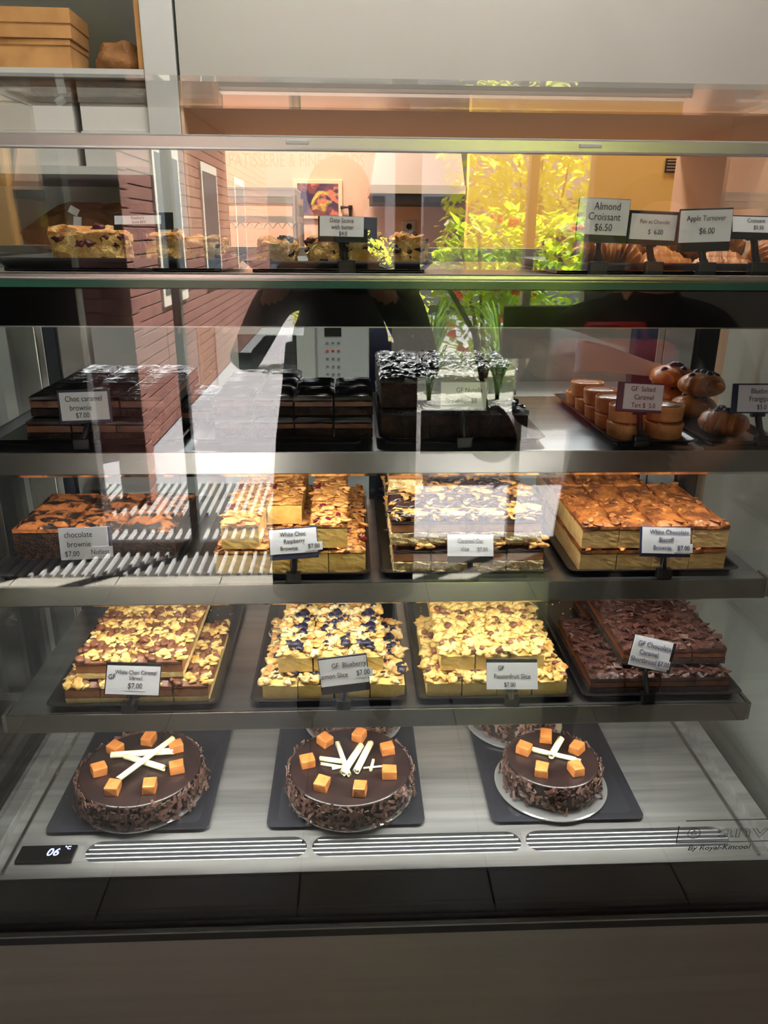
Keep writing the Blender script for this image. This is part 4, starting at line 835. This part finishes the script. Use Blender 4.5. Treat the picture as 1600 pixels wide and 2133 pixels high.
price_tag('price card for nutless chocolate brownie on the second lowest shelf', (175, 1132), 1.0, 96, 64, [('chocolate', .26, -.1, .28), ('brownie', .26, -.1, -.02), ('$7.00', .24, -.26, -.32)], (at(185, 1222, Y3).x, Y3, Z3+.001), 10, -2, plate=(.0, .004, .0, .0), m='tag_navy', sticker=('Nutless', .22, .32, -.28, .52, .34))
price_tag('price card for white choc raspberry brownie', (611, 1127), 1.0, 100, 52, [('White Choc', .25, -.0, .28), ('Raspberry', .25, .02, 0.), ('Brownie', .25, -.1, -.29)], (at(612, 1215, Y3).x, Y3, Z3+.001), 24, -4, plate=(.001, .001, .008, .002), m='tag_navy', sticker=('$7.00', .26, .43, -.26, .36, .34))
price_tag('price card for caramel oat slice, washed out by light', (980, 1136), 1.0, 98, 46, [('Caramel Oat', .27, .0, .2), ('slice', .27, -.12, -.16), ('$7.00', .26, .26, -.18)], (at(980, 1212, Y3).x, Y3, Z3+.001), 26, 1, plate=(.0, .0, .009, .0), ink='ink_washed_out')
price_tag('price card for white chocolate biscuit brownie at the right', (1388, 1126), 1.0, 98, 52, [('White Chocolate', .26, .06, .32), ('Biscoff', .26, .0, .02), ('Brownie', .25, -.08, -.28)], (at(1380, 1210, Y3).x, Y3, Z3+.001), 20, 2, plate=(.003, .001, .005, .001), m='tag_navy', sticker=('$7.00', .26, .36, -.28, .38, .34), ink='ink_blue')
price_tag('price card for choc caramel brownie on the upper shelf', (176, 846), 1.008, 94, 54, [('Choc caramel', .28, .0, .26), ('brownie', .28, -.08, -.06), ('$7.00', .26, -.06, -.33)], (at(176, 935, Y2).x, Y2-.005, Z2+.001), 6, -2, m='tag_navy')
price_tag('price card for hazelnut brownie behind the white reflection', (966, 824), 1.008, 96, 54, [('GF Nutella', .27, .12, .2), ('Brownie   $8', .27, -.05, -.2)], (at(966, 935, Y2).x, Y2-.005, Z2+.001), 6, 0, plate=(.001, .003, .001, .001))
price_tag('price card for salted caramel tart in front of the tarts', (1340, 827), 1.01, 80, 50, [('GF  Salted', .28, -.02, .3), ('Caramel', .28, .02, -.02), ('Tart $  5.0', .27, .02, -.34)], (at(1335, 920, Y2).x, Y2, Z2+.001), 10, 3, plate=(.009, .001, .004, .002), m='tag_navy')
price_tag('price card for blueberry frangipane at the right edge', (1588, 830), 1.01, 94, 50, [('Blueberry', .28, .0, .27), ('Frangipane', .28, .0, -.02), ('$5.0', .26, .0, -.33)], (at(1588, 920, Y2).x, Y2, Z2+.001), 10, 0, plate=(.008, .001, .002, .002), m='tag_navy')
TF = ZT+.001
price_tag('price card for almond croissant, tallest card on top of the case', (1257, 452), .972, 98, 62, [('Almond', .3, .06, .29), ('Croissant', .3, .02, 0.), ('$6.50', .29, .02, -.30)], (at(1245, 560, .975).x, .975, TF), 2, 2, plate=(.001, .001, .009, .001), group='price cards on top of the case')
price_tag('price card for chocolate croissant between almond and turnover cards', (1361, 473), .985, 88, 44, [('Pain au Chocolat', .22, .02, .2), ('$  6.00', .28, .06, -.2)], (at(1361, 560, .985).x, .985, TF), 3, 2, plate=(.003, .004, .006, .004), group='price cards on top of the case')
price_tag('price card for apple turnover on top of the case', (1470, 471), .972, 98, 54, [('Apple Turnover', .24, .0, .24), ('$6.00', .28, .03, -.16)], (at(1470, 560, .975).x, .975, TF), 2, -2, plate=(.001, .001, .011, .002), group='price cards on top of the case')
price_tag('price card for plain croissant at the right edge', (1578, 468), .98, 92, 28, [('Croissant', .36, -.03, .24), ('$5.50', .36, .02, -.2)], (at(1578, 560, .982).x, .982, TF), 20, 1, plate=(.004, .001, .008, .002), group='price cards on top of the case')
price_tag('price card for date scone on top of the case', (712, 472), .972, 88, 38, [('Date Scone', .32, .0, .3), ('with butter', .31, .02, -.04), ('$4.0', .30, .03, -.36)], (at(722, 560, .975).x, .975, TF), 14, 1, plate=(.002, .016, .006, .001), group='price cards on top of the case')
price_tag('price card for raspberry scone lying tilted back', (287, 458), .985, 88, 16, [('Raspberry', .44, .0, .24), ('Scone $4.0', .44, .02, -.26)], (at(300, 560, .985).x, .985, TF), 16, -1, plate=(.002, .014, .006, .004), group='price cards on top of the case')

# ------------------------------------------------------------------ people mirrored in the glass
def person(name, label, base, verts, edges, head, hair, extra=None):
    """verts: name -> (x, y, z, radius); one continuous skinned body"""
    t = thing(name, label, 'person', base); names = list(verts); me = bpy.data.meshes.new('b')
    me.from_pydata([verts[n][:3] for n in names], [(names.index(a), names.index(b)) for a, b in edges], [])
    o = bpy.data.objects.new('b', me); col.objects.link(o); md = o.modifiers.new('k', 'SKIN'); md.use_smooth_shade = True
    for i, n in enumerate(names):
        sv = me.skin_vertices[0].data[i]; rr = verts[n][3]; sv.radius = rr if isinstance(rr, tuple) else (rr, rr); sv.use_root = n == 'pelvis'
    ss = o.modifiers.new('s', 'SUBSURF'); ss.levels = ss.render_levels = 2
    dg = bpy.context.evaluated_depsgraph_get(); dg.update(); bme = bpy.data.meshes.new_from_object(o.evaluated_get(dg)); bpy.data.objects.remove(o)
    bme.materials.clear(); bme.materials.append(MATS['cloth_black']); bme.materials.append(MATS['skin'])
    hz = verts['neck'][2]; hands = [Vector(verts[n][:3]) for n in names if n.startswith('wrist')]
    for p in bme.polygons:
        c = p.center; p.material_index = 1 if c.z > hz or any((c-h).length < .13 and (c-h).dot(c-h) >= 0 and (c-Vector(verts['chest'][:3])).length > (h-Vector(verts['chest'][:3])).length-.02 for h in hands) else 0
    b = link('body', bme, None, t)
    hx, hy, hz_ = head; bm = bmesh.new(); bmesh.ops.create_icosphere(bm, subdivisions=3, radius=1)
    for v in bm.verts:
        c = v.co; k = hair; up = max(0, c.z); v.co = Vector((hx+c.x*k[0], hy-.018+c.y*k[1]*(1 if c.y < 0.2 else .55), hz_+.035+c.z*(k[2] if c.z > 0 else k[3])))
    link('hair', mesh(bm, True), 'hair', t)
    for s in (-1, 1):
        bm = bmesh.new(); blob(bm, (hx+s*.030, hy+.079, hz_+.004), .0095, 2, 0, (1.3, 1, .7)); link('eye', mesh(bm, True), 'hair', t)
    bm = bmesh.new(); blob(bm, (hx, hy+.102, hz_-.025), .016, 2, 0, (.8, 1, 1.5)); link('nose', mesh(bm, True), 'skin', t)
    bm = bmesh.new(); blob(bm, (hx, hy+.092, hz_-.062), .018, 2, 0, (1.3, .5, .4)); link('mouth', mesh(bm, True), 'red_leather', t)
    return t
def hand(vd, ed, side, w_, d, s=1):
    """five finger chains rooted in the palm; d = pointing direction"""
    d = Vector(d).normalized(); lat = Vector((1, 0, 0)) if abs(d.x) < .7 else Vector((0, 0, 1)); lat = (lat-d*lat.dot(d)).normalized()
    pal = Vector(w_)+d*.055; vd['palm'+side] = (*pal, (.036, .020)); ed.append(('wrist'+side, 'palm'+side)); curl = d.cross(lat).normalized()
    for k, (o_, L) in enumerate(((-.030, .062), (-.011, .072), (.009, .070), (.028, .056))):
        a = pal+lat*o_+d*.026; b = a+d*L*.55+curl*.008; c = b+d*L*.42+curl*.022
        for nm, p, r in (('a', a, .0105), ('b', b, .0095), ('c', c, .008)): vd[f'f{k}{nm}{side}'] = (*p, r)
        ed += [('palm'+side, f'f{k}a{side}'), (f'f{k}a{side}', f'f{k}b{side}'), (f'f{k}b{side}', f'f{k}c{side}')]
    a = pal-d*.02+lat*s*.036; b = a+lat*s*.022+d*.034
    vd['ta'+side] = (*a, .013); vd['tb'+side] = (*b, .010); ed += [('palm'+side, 'ta'+side), ('ta'+side, 'tb'+side)]
def figure(h, arms, lean=0):
    vd = {'pelvis': (0, 0, h*.53, (.155, .105)), 'waist': (0, 0, h*.62, (.13, .095)), 'chest': (0, .0, h*.74, (.155, .11)), 'collar': (0, -.005, h*.815, (.085, .07)), 'neck': (0, 0, h*.85, .052), 'jaw': (0, .018, h*.885, (.060, .068)), 'head': (0, .012, h*.93, (.078, .092)), 'crown': (0, 0, h*.975, (.05, .06))}
    ed = [('pelvis', 'waist'), ('waist', 'chest'), ('chest', 'collar'), ('collar', 'neck'), ('neck', 'jaw'), ('jaw', 'head'), ('head', 'crown')]
    for s, nm in ((-1, 'L'), (1, 'R')):
        el, wr, hd2 = arms[0 if s < 0 else 1]
        vd['shoulder'+nm] = (s*.165, 0, h*.80, .062); vd['elbow'+nm] = (*el, .044); vd['wrist'+nm] = (*wr, .029)
        ed += [('collar', 'shoulder'+nm), ('shoulder'+nm, 'elbow'+nm), ('elbow'+nm, 'wrist'+nm)]; hand(vd, ed, nm, wr, hd2, -s)
        vd['hip'+nm] = (s*.09, 0, h*.48, .088); vd['knee'+nm] = (s*.10, .012, h*.27, .060); vd['ankle'+nm] = (s*.105, -.01, .075, .042); vd['toe'+nm] = (s*.12, .13, .035, (.042, .034))
        ed += [('pelvis', 'hip'+nm), ('hip'+nm, 'knee'+nm), ('knee'+nm, 'ankle'+nm), ('ankle'+nm, 'toe'+nm)]
    return vd, ed
vd, ed = figure(1.62, (((-.27, .02, 1.10), (-.13, .27, 1.34), (.5, .2, .5)), ((.24, .02, 1.08), (.09, .27, 1.34), (-.5, .2, .5))))
person('person', 'person in black holding up a phone, mirrored in the front glass', (-.03, -.36, 0), vd, ed, (0, .012, 1.62*.93), (.083, .088, .088, .085))
ph = thing('mobile_phone', 'black mobile phone held up in front of the case', 'phone', (0, -.022, H-.03), (-PITCH, 0, 0)); box('body', -.038, .038, -.004, .004, -.115, .035, 'black_gloss', ph, .003); box('camera_bump', -.033, -.008, .004, .006, .0, .03, 'frame_dark', ph, .001)
bm = bmesh.new(); lathe(bm, [(.150, 1.16), (.165, 1.05), (.185, .9), (.205, .7), (.215, .5), (.212, .42), (.19, .42), (.16, .9)], 40)
for v in bm.verts: v.co.y *= .68; k_ = 1+.03*noise.noise(v.co*6); v.co.x *= k_; v.co.y *= k_
link('coat', mesh(bm, True), 'cloth_black', bpy.data.objects['person'])
vd, ed = figure(1.56, (((-.27, .05, 1.06), (-.19, .26, 1.11), (.2, 1, .2)), ((.26, .03, 1.06), (.12, .2, 1.0), (-1, .2, 0))))
person('person', 'person in black carrying a red handbag, mirrored in the front glass', (.66, .03, 0), vd, ed, (0, .012, 1.56*.93), (.092, .092, .085, .12))
rb = thing('red_handbag', 'red leather handbag held by the second mirrored person', 'handbag', (.47, .40, 1.11)); bm = bmesh.new(); abox(bm, -.11, .11, -.045, .045, 0, .16, .03, 4); link('body', mesh(bm, True), 'red_leather', rb); bm = bmesh.new(); tube(bm, [(-.06, 0, .15), (-.05, 0, .185), (.05, 0, .185), (.06, 0, .15)], .007, 8); link('handle', mesh(bm, True), 'red_leather', rb)
kb = thing('drawstring_pouch', 'small black pouch bag hanging between the two mirrored people', 'bag', (.335, .02, .93)); bm = bmesh.new(); bmesh.ops.create_icosphere(bm, subdivisions=3, radius=1)
for v in bm.verts: c = v.co.copy(); v.co = Vector((c.x*.055*(1-.35*c.z), c.y*.03*(1-.3*c.z), .07+c.z*.07))
link('body', mesh(bm, True), 'bag_black', kb); bm = bmesh.new(); tube(bm, [(-.02, 0, .13), (-.05, -.05, .3), (-.12, -.2, .43)], .006, 8); link('strap', mesh(bm, True), 'bag_black', kb)
